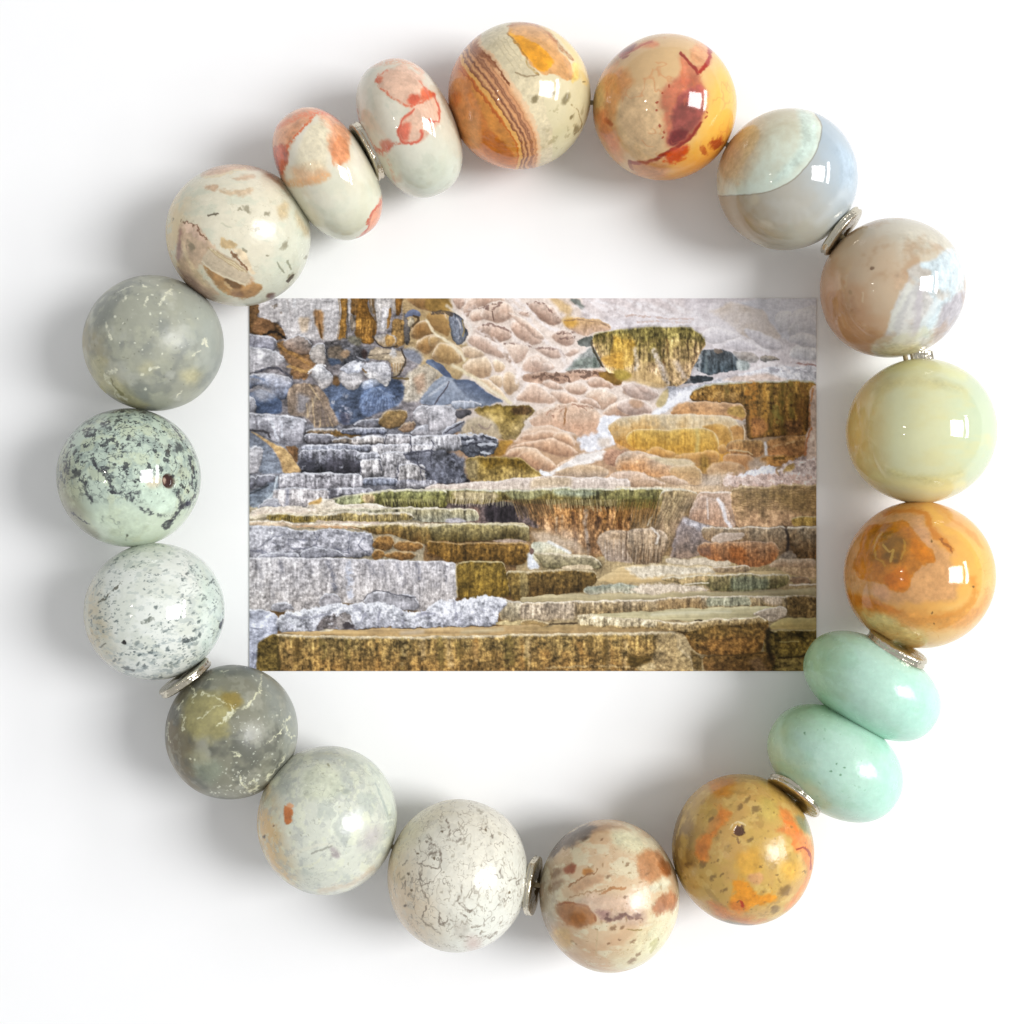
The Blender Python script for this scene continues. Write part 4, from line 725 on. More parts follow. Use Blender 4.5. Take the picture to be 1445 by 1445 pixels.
# tan mounds with pale seams, upper left of the flow
mounds('A', ['1160,-20 1500,-20 1500,100 1330,110 1230,60', '1220,230 1280,180 1370,180 1430,260 1330,310 1240,330', '1350,110 1500,90 1500,260 1420,240', '1250,380 1290,310 1400,270 1470,300 1400,400 1340,450', '1370,450 1430,370 1560,340 1640,420 1600,510 1450,490'], (178, 136, 82), (150, 106, 54), .75)
v.poly('B', '-40,120 60,110 130,180 130,310 60,260 -40,190', (176, 138, 80), (142, 106, 60), so=1.5); v.poly('B', '-60,-20 100,-20 170,90 110,110 -40,100', (150, 116, 56), so=2, mo=.2)
mounds('B', ['0,400 80,330 190,390 220,480 130,510 20,470', '-40,290 60,290 80,320 -20,390'], (186, 148, 94), (160, 120, 66), .7)
v.line('B', '-40,180 20,270 110,330 200,400 240,470', (232, 216, 180), 4, .8, so=2, wp=3); v.line('B', '110,60 190,120 240,160 300,230 280,290 230,350', (224, 214, 204), 4, .6, so=2.4)
v.poly('B', '130,120 180,115 230,150 250,230 275,270 250,320 210,370 170,345 140,270 120,190', (112, 118, 134), (104, 110, 122), so=1, stk=.35, ed=.4, ew=2, wf=2); v.line('B', '190,150 215,230 200,330', (196, 196, 204), 2.6, .6, wf=2, nz=.5); v.line('B', '0,115 80,105 150,130', (84, 72, 62), 5, .7, nz=.6, wf=2); v.line('B', '225,170 245,240 230,290', (170, 140, 70), 2, .6, wf=2)
# mid flow mounds
v.poly('B', '680,580 760,560 1000,570 1230,540 1400,560 1440,640 1400,680 1300,640 1180,610 1000,650 820,650 700,640', (176, 132, 104), (196, 152, 126), rim=.3, wp=3, wf=2, mo=.2, stk=.1)
for st in ('760,595 900,580 1020,590 1040,640', '1040,560 1200,560 1260,580', '820,620 880,600', '900,600 1000,640', '1120,600 1200,580'): v.line('B', st, (96, 70, 56), 5, .7, nz=.8, wf=3)
v.poly('B', '1240,570 1330,540 1420,580 1440,640 1390,670 1300,620', (140, 104, 44), mo=.25, wf=2)
mounds('B', ['600,790 680,690 740,640 820,660 900,720 960,800', '820,640 900,620 980,660 1000,690 900,690', '990,670 1060,630 1150,640 1180,690 1120,740 1040,720', '1150,620 1230,590 1330,620 1380,690 1300,680 1200,680', '880,700 960,690 1060,730 1120,800 1000,820 940,790',
             '1140,720 1220,680 1320,700 1420,760 1300,860 1200,820', '1080,800 1160,740 1260,800 1280,860', '1270,890 1320,820 1420,770 1600,740 1600,880 1400,910', '1400,720 1500,660 1600,700 1560,760'], (220, 188, 168), (196, 150, 122))
mounds('C', ['-40,640 60,610 180,620 260,690 200,760 60,740', '60,620 200,640 240,700 180,720', '-60,760 60,730 180,760 230,840 100,860 -40,840'], (206, 186, 176), (176, 144, 128)); v.poly('C', '30,750 80,735 150,760 130,820 60,800', (176, 132, 98), so=3, al=.7)
# blue-grey dome ridge
v.poly('A', '1180,400 1240,360 1340,460 1440,620 1640,840 1750,820 1600,680 1420,520 1300,440', (184, 172, 150), so=2, al=.7)
v.poly('A', '1150,400 1230,380 1330,450 1300,520 1200,460', (124, 128, 142), so=3); v.poly('A', '1330,490 1370,450 1450,500 1560,620 1540,640 1420,550', (80, 96, 126), (96, 112, 140), so=1.2)
v.poly('A', '1140,700 1220,560 1340,500 1440,580 1300,780 1180,800', (186, 172, 150), (170, 160, 146), so=3, mo=.15, stk=.15, gr=.1); v.poly('A', '1250,600 1330,560 1340,680 1280,740', (190, 150, 122), so=4, al=.7); v.line('A', '1220,560 1240,660 1180,760', (214, 206, 190), 3, .5, so=2)
v.poly('A', '1300,800 1340,700 1400,640 1480,580 1640,640 1780,740 1850,810 1740,830 1560,810', (146, 156, 174), (120, 130, 150), wp=3, so=1.2, mo=.15, gr=.08)
v.poly('B', '0,470 60,500 150,600 120,605 40,560', (78, 92, 122), so=1.2); v.poly('B', '150,610 300,630 420,720 540,790 420,810 280,770 210,700', (86, 100, 128), (110, 120, 140), so=1.6, wf=1.4, gr=.1)
v.line('B', '20,800 60,740 110,690 128,635', (74, 66, 74), 1.7, .85); v.line('B', '-20,740 60,680 120,640', (200, 204, 214), 3, .5, so=2); v.line('B', '150,500 300,600 450,700 580,790', (224, 206, 166), 5, .8, so=2.4, wp=3); v.line('B', '300,620 400,660 520,760', (232, 214, 190), 3, .6, so=2)

# ---- left cliff: whitish wall, ochre columns, dark recess
gw = (186, 184, 190)
v.poly('A', '70,-30 720,-30 700,120 690,260 660,340 560,330 470,310 400,290 300,300 250,180 190,190 80,150', (192, 188, 192), (176, 170, 172), wp=3, wf=2, mo=.12, gr=.08, stk=.15, so=1)
v.poly('A', '380,140 470,150 460,260 400,260', (200, 172, 142), al=.8, so=3); v.poly('A', '490,90 570,100 580,230 560,330 540,240 500,170', (168, 116, 62), al=.85, so=2.4, stk=.2); v.line('A', '545,200 555,300', (104, 70, 30), 2.6, .8)
v.line('A', '300,20 330,140', (150, 140, 140), 2, .5, nz=.6); v.line('A', '480,170 470,240', (150, 140, 140), 1.4, .6); v.line('A', '350,60 360,10', (214, 214, 222), 4, .5); v.line('A', '640,20 620,140 610,250', (150, 146, 150), 3, .5, nz=.6, wf=2)
v.blob('A', 205, 70, 16, (110, 96, 80), .7, wf=3); v.blob('A', 250, 120, 10, (120, 104, 90), .6)
v.poly('A', '0,-20 60,30 90,60 60,150 200,185 270,230 300,300 240,330 160,280 0,270', (118, 88, 58), (104, 74, 42), wp=3, wf=3, mo=.3, gr=.25, so=1); v.poly('A', '60,160 190,180 220,240 140,270 20,250', (134, 96, 62), so=2, mo=.25, wf=3); v.line('A', '120,280 200,250 290,310', (40, 32, 26), 3.4, .8, wf=3)
for st, c in (('700,-30 760,-30 740,120 740,340 680,340 700,160', (170, 122, 52)), ('750,-30 790,-30 770,120 800,250 770,280 750,200', (176, 170, 170)), ('780,-30 850,-30 840,60 810,140 770,120', (150, 108, 54)), ('760,130 810,130 800,250 770,260', (140, 126, 112)),
              ('840,-30 920,-30 900,60 960,160 970,250 940,360 860,350 800,280 810,160', (150, 104, 40)), ('900,-30 950,-30 960,120 930,110', (180, 160, 140)), ('940,-30 1090,-30 1080,70 1080,210 1040,270 960,250 970,140', (186, 180, 178)), ('1010,60 1060,70 1050,240 1000,240', (206, 202, 206)),
              ('1060,70 1085,80 1075,220 1050,250', (176, 128, 62)), ('1090,-30 1120,-30 1110,120 1085,100', (186, 176, 168)), ('1115,-30 1170,-30 1150,130 1110,150', (142, 98, 40)), ('1090,160 1190,170 1190,360 1100,380 1090,260', (164, 126, 70)), ('1170,100 1220,190 1220,360 1180,360', (116, 110, 108)), ('1200,160 1260,150 1250,220 1200,230', (206, 190, 160))):
    v.poly('A', st, c, tuple(k * .86 for k in c), wp=2, wf=1.6, mo=.15, gr=.12, stk=.28, so=.9, ed=.25, ew=1.5)
v.poly('A', '1160,140 1230,90 1300,110 1320,150 1230,150', (120, 130, 160), (84, 92, 116), so=.9); v.line('A', '1250,140 1300,160 1240,220', (80, 62, 40), 3, .8); v.poly('A', '810,150 960,160 970,250 900,330 820,290', (168, 120, 50), (140, 98, 42), so=1.5, stk=.35, gr=.15)
for k in range(5): v.line('A', '%d,0 %d,120 %d,300' % (860 + 18 * k, 870 + 22 * k, 850 + 24 * k), (104, 72, 26), 1.8, .6, wf=2, nz=.5)
v.line('A', '960,240 970,130 940,20', (100, 78, 50), 2, .7); v.line('A', '690,0 690,180 670,330', (130, 100, 60), 1.6, .7, nz=.3); v.line('A', '740,10 750,180 745,330', (60, 50, 34), 1.8, .6, nz=.5)
v.poly('A', '560,330 760,320 940,380 920,480 760,520 600,500', (96, 92, 94), (78, 82, 92), wp=4, wf=3, mo=.35, gr=.3, so=2); v.poly('A', '750,290 850,290 850,360 760,350', (112, 108, 92), al=.85, so=2, stk=.25); v.poly('A', '600,370 700,360 740,440 690,490 610,470', (120, 106, 92), so=2, mo=.3, gr=.2, wf=3); v.poly('A', '700,400 760,400 760,460 700,450', (156, 128, 100), so=2, wf=3); v.poly('A', '850,380 900,400 890,470 850,460', (62, 48, 46), so=2)
v.poly('A', '600,450 690,460 700,500 620,520', (74, 88, 112), so=2)
v.poly('A', '940,285 1040,270 1125,285 1130,350 1050,375 970,360', (190, 184, 184), (180, 150, 110), wp=1.5, ed=.4, ew=1.5, so=.8, stk=.2); v.poly('A', '1040,275 1120,290 1110,350 1040,360', (178, 136, 76), so=1.2, stk=.2); v.line('A', '940,290 970,360 1050,378 1130,360', (60, 54, 56), 2, .7)
v.poly('A', '900,440 930,380 1080,380 1180,410 1200,490 1180,550 1100,600 1070,480 900,460', (190, 170, 146), (180, 160, 130), wp=2, wf=2, mo=.15, gr=.12, so=1, ed=.3, ew=1.5); v.line('A', '890,440 1080,420', (60, 52, 50), 1.6, .6, nz=.4)
for k in range(5): v.line('A', '%d,500 %d,550' % (1085 + 22 * k, 1083 + 22 * k), (150, 108, 60), 1.2, .7)
v.line('A', '1160,390 1200,490 1130,590 1080,600', (70, 60, 54), 2.6, .8, wf=2); v.blob('A', 1100, 410, 22, (200, 200, 206), .8, asp=1.6, ang=90, wf=2)
# rocks on the far left
v.poly('A', '220,330 340,330 500,440 560,500 480,560 440,620 330,600 300,500 270,440', (150, 112, 72), (128, 94, 62), wp=4, wf=3, mo=.25, gr=.2, so=1.5); v.line('A', '230,350 340,430 460,500', (186, 134, 66), 4, .6, so=2, wf=3); v.line('A', '300,520 420,560 480,540', (196, 150, 84), 4, .6, wf=3)
def rock(crop, st, c0=(188, 188, 198), c1=(138, 138, 150), **kw):
    o = dict(wp=2.5, wf=2.2, mo=.26, gr=.10, so=1.1, ed=.3, ew=2.2, lip=(216, 218, 230), lw=1.6, stk=.14, sm=1); o.update(kw)
    v.poly(crop, st, c0, c1, **o)
rock('A', '260,340 330,290 400,260 450,310 490,360 470,430 380,430 300,390', (174, 160, 154), (128, 104, 88)); rock('A', '460,440 500,340 570,340 590,440 580,520 500,500', (180, 174, 170), (150, 140, 134))
rock('A', '-40,270 90,280 200,300 225,350 210,400 60,380 -40,380', (172, 170, 184), (140, 140, 156)); rock('A', '-40,370 60,370 220,400 290,450 250,500 140,540 60,560 -40,590', (196, 194, 202), (164, 160, 166))
rock('A', '-40,590 60,570 200,560 320,590 350,640 300,760 230,780 150,700 60,660 -40,700', (182, 180, 190), (112, 122, 148), bot=.3); v.poly('A', '-40,700 40,700 90,700 200,730 260,780 260,870 60,870 -40,760', (82, 98, 128), (70, 84, 112), wp=3, mo=.2, gr=.12, so=1.5); v.blob('A', 110, 720, 55, (170, 168, 176), .7, asp=1.5, wf=3); rock('A', '-40,740 40,740 70,800 60,870 -40,870', (186, 186, 196), (150, 150, 162))
v.line('A', '60,560 200,520 310,570 350,650', (52, 54, 70), 3, .7, wf=3, nz=.3); v.line('A', '0,600 60,590 120,620', (120, 136, 170), 3, .6, wf=3)
# blue wet hollow and white icicle-like rocks
v.poly('A', '560,700 700,640 860,640 1100,600 1180,660 1160,800 1040,840 900,900 820,960 700,960 640,840', (84, 98, 124), (92, 106, 134), wp=3, mo=.22, gr=.12, so=2)
v.poly('A', '850,740 900,680 1000,660 1100,720 1130,800 1040,850 900,910 850,860', (98, 118, 156), (88, 102, 132), so=2, stk=.2, mo=.1)
for k in range(14): v.line('A', '%d,%d %d,%d %d,%d' % (960 + 3 * k, 680, 900 + 18 * k, 740, 850 + 24 * k, 860 - abs(k - 5) * 6), (150, 164, 190), 1.1, .4, wp=3, wf=1.5, nz=.4)
v.poly('A', '1060,620 1160,620 1170,700 1140,760 1060,680', (70, 84, 110), so=2, wf=2, gr=.2); v.line('A', '1100,605 1210,610', (110, 90, 50), 3, .7, wf=2)
v.poly('A', '300,700 340,660 440,640 520,660 600,760 690,970 500,990 440,900 300,880', (150, 128, 108), (132, 116, 104), wp=3, wf=1.5, mo=.15, stk=.2, so=1.5); v.poly('A', '370,720 460,740 430,860 360,860', (140, 138, 146), so=4, al=.8); v.line('A', '440,900 480,800 520,740', (196, 176, 150), 4, .6, so=2.5)
for st in ('460,650 530,760 590,860 640,980', '480,760 490,860 500,980', '540,800 550,900 540,980', '440,800 450,900', '580,880 600,970'): v.line('A', st, (200, 170, 128), 2.2, .75, wf=1.2, nz=.2)
v.poly('A', '560,960 520,860 530,760 600,860 620,960', (104, 92, 88), so=2, al=.6); v.poly('A', '640,600 690,590 700,660 650,680', (110, 82, 52), so=2, wf=2)
rock('A', '480,540 500,505 560,510 590,540 650,590 640,640 600,700 560,710 510,640 480,600', (208, 208, 216), (180, 172, 170)); rock('A', '690,590 700,560 850,560 870,620 830,690 780,705 710,680', (202, 200, 206), (170, 164, 164), lip=None)
rock('A', '690,560 740,490 800,490 860,480 870,540 780,580', (210, 212, 224), (180, 184, 200), wf=4); rock('A', '870,500 960,480 1060,500 1080,600 1040,670 1000,640 900,600 860,560', (206, 206, 218), (188, 184, 184)); rock('A', '850,650 900,610 980,610 1010,660 950,680 880,700', (180, 184, 196), (128, 142, 172), lip=None)
v.line('A', '460,570 480,540 540,500 590,520', (240, 240, 246), 3, .8, wf=3, nz=.4); v.line('A', '820,450 880,475', (160, 160, 170), 3, .7, wf=3); v.line('A', '860,540 890,560', (120, 90, 50), 3, .7, wf=2)
v.blob('A', 735, 850, 40, (186, 184, 200), .75, wf=4, nz=.4); v.blob('A', 760, 900, 24, (212, 208, 214), .7, asp=2, ang=90, wf=3, nz=.4); v.blob('A', 730, 750, 26, (170, 166, 170), .6, wf=3, nz=.4); v.blob('A', 650, 800, 12, (220, 220, 230), .6, wf=3)
v.poly('A', '690,870 740,860 780,900 760,960 700,960', (64, 56, 70), so=3, al=.5)
# rubble at the foot of the hollow
rock('A', '780,970 860,930 960,910 1020,920 1000,990 900,990', (150, 152, 166), (100, 96, 100)); rock('A', '980,930 1040,850 1160,840 1210,880 1160,960 1080,990 1000,980', (168, 136, 84), (120, 94, 60), lip=(196, 176, 150)); rock('A', '1120,1000 1170,940 1240,930 1270,970 1220,1020', (178, 146, 118), (150, 120, 94), lip=(210, 186, 160))
rock('A', '1230,880 1300,810 1445,805 1560,820 1600,880 1500,960 1300,970 1260,940', (196, 194, 202), (170, 164, 168)); rock('A', '1220,1030 1270,970 1440,960 1560,990 1500,1050', (186, 188, 200), (160, 156, 162))
rock('B', '-40,820 60,800 160,830 200,880 180,960 60,1000 -40,1010', (190, 188, 196), (160, 156, 162)); rock('B', '130,790 240,770 330,790 380,820 260,840 160,840', (170, 178, 194), (130, 136, 150)); rock('B', '170,850 280,840 300,880 220,930 180,900', (110, 106, 112), (80, 78, 84), lip=None)
rock('B', '60,1040 130,960 240,930 260,960 160,1040', (152, 156, 172), (120, 122, 134)); v.line('B', '100,1020 240,940', (60, 56, 62), 2, .7, wf=2)
# olive slope and pink dome in the middle
v.poly('B', '290,850 400,820 600,810 740,820 780,870 700,940 640,1060 560,1080 480,1050 440,960 380,900', (146, 120, 48), (176, 150, 96), wp=3, wf=2.5, mo=.25, gr=.18, so=1.5, ed=.2); v.poly('B', '590,830 660,815 760,840 720,890 610,880', (86, 62, 32), so=2, wf=3, gr=.3)
v.poly('B', '200,1040 280,920 380,890 470,940 540,1060 400,1080', (178, 162, 138), (168, 148, 118), so=3, wp=3, mo=.14, stk=.1); v.line('B', '350,960 420,1000 440,960', (130, 110, 106), 2.4, .5, wf=2); v.line('B', '300,980 330,1040', (130, 114, 108), 2, .5)
v.poly('B', '600,1100 680,1000 760,960 900,960 1040,1020 1100,1100', (216, 180, 152), (198, 146, 110), wp=3, rim=.4, so=1.4, mo=.08)
v.poly('B', '720,920 780,850 900,810 1060,795 1180,810 1260,870 1290,950 1260,1020 1150,1050 1040,1010 900,960 760,975', (218, 184, 158), (196, 148, 118), wp=3, wf=1.5, rim=.3, so=1, mo=.1, gr=.09, stk=.08); v.line('B', '1005,830 1000,960', (140, 92, 48), 2.6, .75, nz=.3)
for st in ('870,870 940,830 1040,810 1160,820 1240,850', '860,880 920,900', '1100,820 1160,850', '960,860 1000,830'): v.line('B', st, (150, 104, 84), 2.6, .6, nz=.8, wf=3)
v.line('B', '720,930 820,860 920,820', (240, 226, 214), 3, .7, so=2, nz=.4)
mounds('F', ['540,250 600,180 700,160 800,180 900,260 960,330 800,350 720,300 640,250', '580,190 640,140 760,110 900,80 1000,120 1090,200 1120,220 1000,250 860,200 700,150', '640,100 700,60 860,30 980,60 900,90 760,110', '900,80 950,40 1040,60 1100,180 1000,140', '960,280 1060,240 1120,230 1060,300 940,330'], (216, 172, 140), (190, 138, 102), .45)
v.poly('F', '430,240 470,170 540,110 620,120 560,200 540,245', (186, 140, 58), (170, 120, 44), so=2, wp=3, mo=.15, gr=.1); v.line('F', '640,250 700,200 780,190 880,260', (232, 196, 166), 2, .5, so=2)
# ---- white cascade
v.poly('B', '1280,900 1400,900 1450,930 1360,990 1300,1060 1240,1040', (226, 228, 240), wp=3, wf=3, so=2, gr=.08); v.poly('F', '1080,80 1250,50 1400,20 1420,120 1320,170 1240,200 1140,200', (222, 222, 232), wp=4, wf=3, so=3, gr=.1, mo=.08); v.poly('F', '1250,90 1340,80 1350,160 1260,180', (186, 160, 132), so=4, al=.6)
v.poly('F', '810,360 900,350 1040,260 1160,210 1300,190 1300,250 1200,290 1080,320 960,370 860,390', (230, 220, 214), wp=3, so=2, wf=2, gr=.08); v.line('F', '820,350 890,390', (240, 244, 252), 6, .8, wf=2)
mounds('F', ['890,370 1000,320 1120,290 1260,300 1340,340 1300,400 1100,390'], (200, 164, 124), (206, 176, 148), .3)
v.poly('F', '1270,230 1320,190 1500,200 1560,330 1380,320 1290,280', (196, 148, 120), (176, 128, 100), so=2, mo=.16, gr=.16, wf=2); v.poly('F', '1400,10 1500,0 1500,180 1400,190 1360,100', (206, 150, 96), so=2, mo=.2, gr=.15, wf=2)
v.poly('C', '190,860 280,800 330,700 310,650 420,650 560,620 700,590 900,540 1100,500 1240,500 1440,480 1440,600 1200,600 900,600 700,620 560,640 490,700 480,760 380,770 300,840', (198, 200, 212), (214, 214, 224), wp=3, wf=2, so=1.6, mo=.12, gr=.16, stk=.12); v.line('C', '230,840 340,770 470,690', (238, 240, 250), 9, .8, so=3, wf=2)
for k in range(22): v.line('C', '%d,%d %d,%d' % (560 + 40 * k, 590 - 5 * k + (k * 37) % 60, 600 + 40 * k, 585 - 5 * k + (k * 37) % 60), (134, 126, 136) if k % 2 else (240, 240, 248), 2.4, .6, wp=3, wf=3, nz=.3)
v.poly('C', '700,600 800,570 960,555 1100,560 1200,595 900,610', (216, 186, 168), al=.8, so=3); v.poly('C', '220,780 260,700 330,650 330,700 290,800', (186, 164, 110), so=2, al=.85)
# dark wet rocks right of the ochre stump
v.poly('B', '1075,340 1120,305 1220,290 1230,370 1150,380', (86, 92, 84), (96, 102, 98), so=1, wf=2, gr=.2); v.poly('B', '1000,560 1100,450 1200,370 1260,400 1280,520 1100,540', (158, 164, 160), (110, 118, 112), so=2, wf=2, gr=.22, mo=.15); v.poly('B', '1060,520 1120,450 1240,440 1250,520', (110, 122, 112), so=3, gr=.25, wf=2)
v.poly('C', '500,490 520,390 600,380 740,370 820,430 850,520 740,540 660,565 590,560', (78, 86, 92), (64, 76, 84), so=1, stk=.4, wf=2, gr=.15); v.line('C', '545,400 535,540', (196, 200, 206), 9, .75, so=2.5, nz=.3, wf=2); v.line('C', '600,400 600,540', (120, 134, 136), 4, .6, so=2, nz=.3)
v.poly('C', '640,370 700,365 740,390 660,400', (112, 96, 82), so=1, wf=2); v.poly('C', '412,580 440,565 640,570 650,600 560,610 440,630', (56, 64, 70), so=1, gr=.25, wf=2); v.poly('C', '780,400 900,395 980,430 980,470 940,480 840,460', (170, 158, 148), (140, 138, 138), so=1.2, wf=2, gr=.15); v.poly('C', '810,440 920,470 920,520 830,530', (150, 160, 160), so=2, stk=.2); v.poly('C', '980,440 1020,420 1100,430 1150,465 1000,470', (150, 136, 116), (96, 96, 96), so=1, wf=2, gr=.25)
v.line('C', '930,520 1000,480 1140,490 1200,540', (238, 232, 236), 5, .7, so=2, wf=2, nz=.3); v.line('C', '20,125 120,130 300,150 500,160', (176, 140, 124), 3, .6, nz=.7, wf=3); v.line('C', '0,180 200,200 520,190', (232, 226, 234), 5, .7, so=2, nz=.4, wf=2); v.line('C', '100,180 300,175 480,185', (190, 150, 132), 3, .6, nz=.8, wf=3)
v.line('C', '1200,470 1300,475 1400,495', (150, 108, 100), 2.4, .7, nz=.8, wf=3)
# ochre stump
v.poly('C', '-231,290 -195,255 -100,232 20,225 180,220 400,216 520,232 580,280 595,350 560,395 515,480 480,600 400,640 330,650 200,610 0,570 -120,540 -170,440 -215,360', (140, 124, 58), (206, 166, 120), wp=2, wf=1.5, so=1, mo=.12, gr=.14, stk=.5, lip=(206, 196, 160), lw=1.3)
v.poly('C', '-80,260 60,260 90,360 80,480 -40,520 -100,440', (190, 142, 42), (206, 160, 74), al=.85, so=3, stk=.3, gr=.14); v.poly('B', '1260,460 1440,400 1445,540 1320,520', (208, 150, 52), al=.8, so=3, gr=.2, wf=2); v.poly('C', '350,360 480,380 500,520 400,630 330,560', (186, 148, 110), al=.35, so=4, stk=.25, gr=.12)
for st, w, c in (('270,240 262,340 270,460', 5, (78, 70, 30)), ('100,240 90,350', 3, (90, 76, 34)), ('480,240 465,340 470,470', 4, (74, 58, 36)), ('530,260 520,380 500,500', 4, (70, 56, 38)), ('420,250 425,400', 3, (96, 82, 40)), ('560,290 560,380', 3, (86, 74, 40)), ('310,300 320,420', 3, (108, 76, 40)), ('290,440 305,580', 4, (120, 82, 42)), ('-20,260 -10,340', 3, (100, 84, 34)), ('-110,270 -100,420', 3, (90, 78, 34)), ('180,240 190,330', 3, (104, 92, 40))):
    v.line('C', st, c, w, .7, wf=2, nz=.4, tap=.5, so=1.4)
v.poly('C', '-120,250 0,220 250,215 480,215 580,270 590,330 540,320 400,300 200,300 0,300', (118, 108, 58), al=.65, so=3, stk=.6, gr=.2, nz=.2); v.line('C', '80,370 100,460 90,560 130,620', (222, 206, 190), 6, .7, so=2.5, nz=.2, wf=2); v.line('C', '215,390 250,470 290,520 310,620', (226, 212, 206), 8, .75, so=3, nz=.2, wf=2); v.line('C', '380,480 430,560 470,600', (216, 200, 196), 8, .5, so=4, nz=.3)
v.poly('C', '-60,550 60,540 130,520 260,560 330,640 260,660 60,610 -40,600', (206, 168, 110), al=.85, so=3, stk=.1); v.poly('C', '-80,520 0,510 70,560 10,600 -60,590', (176, 150, 52), al=.8, so=3)
v.line('B', '1205,330 1215,390 1260,470 1285,520', (64, 54, 34), 3, .7, wf=2); v.line('B', '1290,350 1300,290', (80, 74, 30), 4, .6, nz=.4)
# big ochre wall, right
v.poly('C', '480,750 485,690 540,650 640,620 800,615 1100,605 1390,600 1400,640 1350,760 1340,1000 1100,1010 900,1030 885,860 860,770 700,760 560,760', (158, 118, 52), (140, 98, 40), wp=1.5, wf=1.6, so=.9, mo=.2, gr=.26, stk=.35, lip=(196, 200, 180), lw=1.6, ed=.3, ew=2)
for st, w, c in (('930,640 920,800 960,980', 16, (186, 116, 36)), ('1160,620 1150,800 1160,980', 9, (92, 78, 28)), ('1080,640 1085,800 1060,960', 6, (104, 90, 34)), ('1220,640 1240,800 1220,860', 9, (120, 106, 44)), ('1300,640 1290,900', 10, (110, 74, 36)), ('1110,800 1130,900', 10, (140, 130, 58)), ('1020,660 1030,960', 6, (186, 130, 44)), ('890,800 900,960', 7, (72, 50, 28)), ('1340,720 1330,960', 5, (60, 42, 24)), ('740,640 750,740', 6, (112, 98, 44)), ('860,650 870,760', 5, (110, 84, 40)), ('1180,650 1170,760', 6, (96, 84, 34))):
    v.line('C', st, c, w, .6, wf=3, wp=3, nz=.45, so=2)
v.poly('C', '920,880 1000,860 1060,940 1020,1010 930,1010', (190, 120, 66), al=.7, so=4, gr=.25); v.poly('C', '1160,900 1290,880 1300,1000 1180,1010', (128, 86, 52), al=.7, so=4, gr=.3)
v.line('C', '500,745 560,760 860,765', (84, 62, 36), 3, .7, wf=2, nz=.3); mot = [(540 + 38 * k, 690 + (k * 53) % 50) for k in range(9)]
for x, y in mot: v.blob('C', x, y, 22, (206, 160, 88), .6, wf=3, nz=.4); v.blob('C', x + 14, y + 16, 10, (96, 68, 30), .6, wf=3, nz=.3)
v.poly('C', '1340,700 1360,630 1410,640 1410,1040 1340,1040 1360,880', (206, 176, 158), al=.95, so=1.6, wf=3, gr=.12); v.line('C', '1375,660 1350,800 1350,960', (196, 120, 60), 3, .7, wf=2, nz=.3)
v.poly('C', '330,850 380,780 480,765 640,755 760,760 860,775 890,830 880,900 700,880 480,860', (206, 156, 110), (186, 128, 76), wp=2, wf=2, so=1, mo=.16, gr=.16, rim=.3, rw=1.5); v.poly('C', '760,790 860,780 890,870 820,880 740,840', (176, 138, 56), so=2, al=.8, gr=.15)
# golden terraced domes
v.poly('C', '-120,940 -40,880 60,860 200,850 500,850 740,860 800,880 850,940 890,1040 900,1200 700,1300 300,1240 -60,1060', (220, 196, 156), (186, 128, 52), wp=1.5, so=1, mo=.08, gr=.06, stk=.14, rim=.4, rw=2, pw=.8)
v.poly('G', '760,20 840,0 880,40 890,110 780,110 740,180 700,100', (190, 130, 64), (196, 140, 74), so=2, stk=.15); v.line('G', '868,0 885,60 880,100', (230, 206, 170), 1.6, .8, so=.8)
v.poly('C', '560,940 640,915 740,925 790,1000 800,1200 700,1200 680,1000', (206, 150, 66), (196, 134, 50), so=1.2, rim=.45, stk=.1, rw=1.6); v.poly('G', '10,110 20,60 90,30 200,30 300,35 420,18 600,20 660,50 690,110 700,190 690,230 560,230 400,210 280,210 160,180 60,170', (216, 170, 78), (198, 140, 44), wp=1.2, so=.9, mo=.07, gr=.06, stk=.18, rim=.55, rw=1.8, ed=0)
v.line('G', '530,30 540,200', (196, 180, 110), 5, .5, so=3, wf=2); v.line('G', '70,50 75,170', (170, 116, 40), 2.4, .5, nz=.4); v.line('G', '300,120 310,220', (160, 116, 40), 3, .4); v.line('G', '640,60 690,180', (170, 116, 36), 4, .5, so=3)
mounds('G', ['150,200 220,160 320,170 400,210 330,250 200,240', '680,160 720,130 760,160 750,200 700,210', '360,220 500,210 620,200 700,220 680,280 560,310 440,260', '580,200 640,180 700,200 690,250 600,250'], (206, 146, 72), (192, 134, 66), .3)
v.poly('G', '560,230 620,220 640,330 570,330', (150, 116, 40), al=.7, so=5, stk=.3)
v.poly('G', '760,120 830,105 900,100 1020,110 1030,160 1010,220 960,235 800,215 740,180', (158, 118, 66), (186, 128, 76), wp=1.5, so=1, mo=.15, gr=.15, stk=.25, rim=.35, rw=1.5); v.line('G', '770,180 900,180 940,210', (204, 176, 130), 2, .7)
v.poly('G', '720,250 740,205 900,205 950,230 970,290 930,330 780,330', (198, 142, 90), (188, 130, 78), wp=1.5, so=1, rim=.4, rw=1.5, gr=.08, stk=.1); v.poly('G', '600,340 640,280 740,255 850,275 900,320 800,380 620,380', (188, 140, 92), (186, 150, 112), wp=2, so=2, rim=.3, gr=.08)
v.poly('G', '1030,180 1060,110 1180,75 1340,80 1350,140 1300,220 1180,215 1050,215', (176, 128, 76), (198, 130, 74), wp=3, wf=3, so=1.4, mo=.18, gr=.2); v.line('G', '1060,170 1180,130 1320,100', (222, 176, 120), 3, .6, nz=.5, wf=3); v.line('G', '1035,130 1035,210', (226, 226, 232), 3.4, .75, so=1.8)
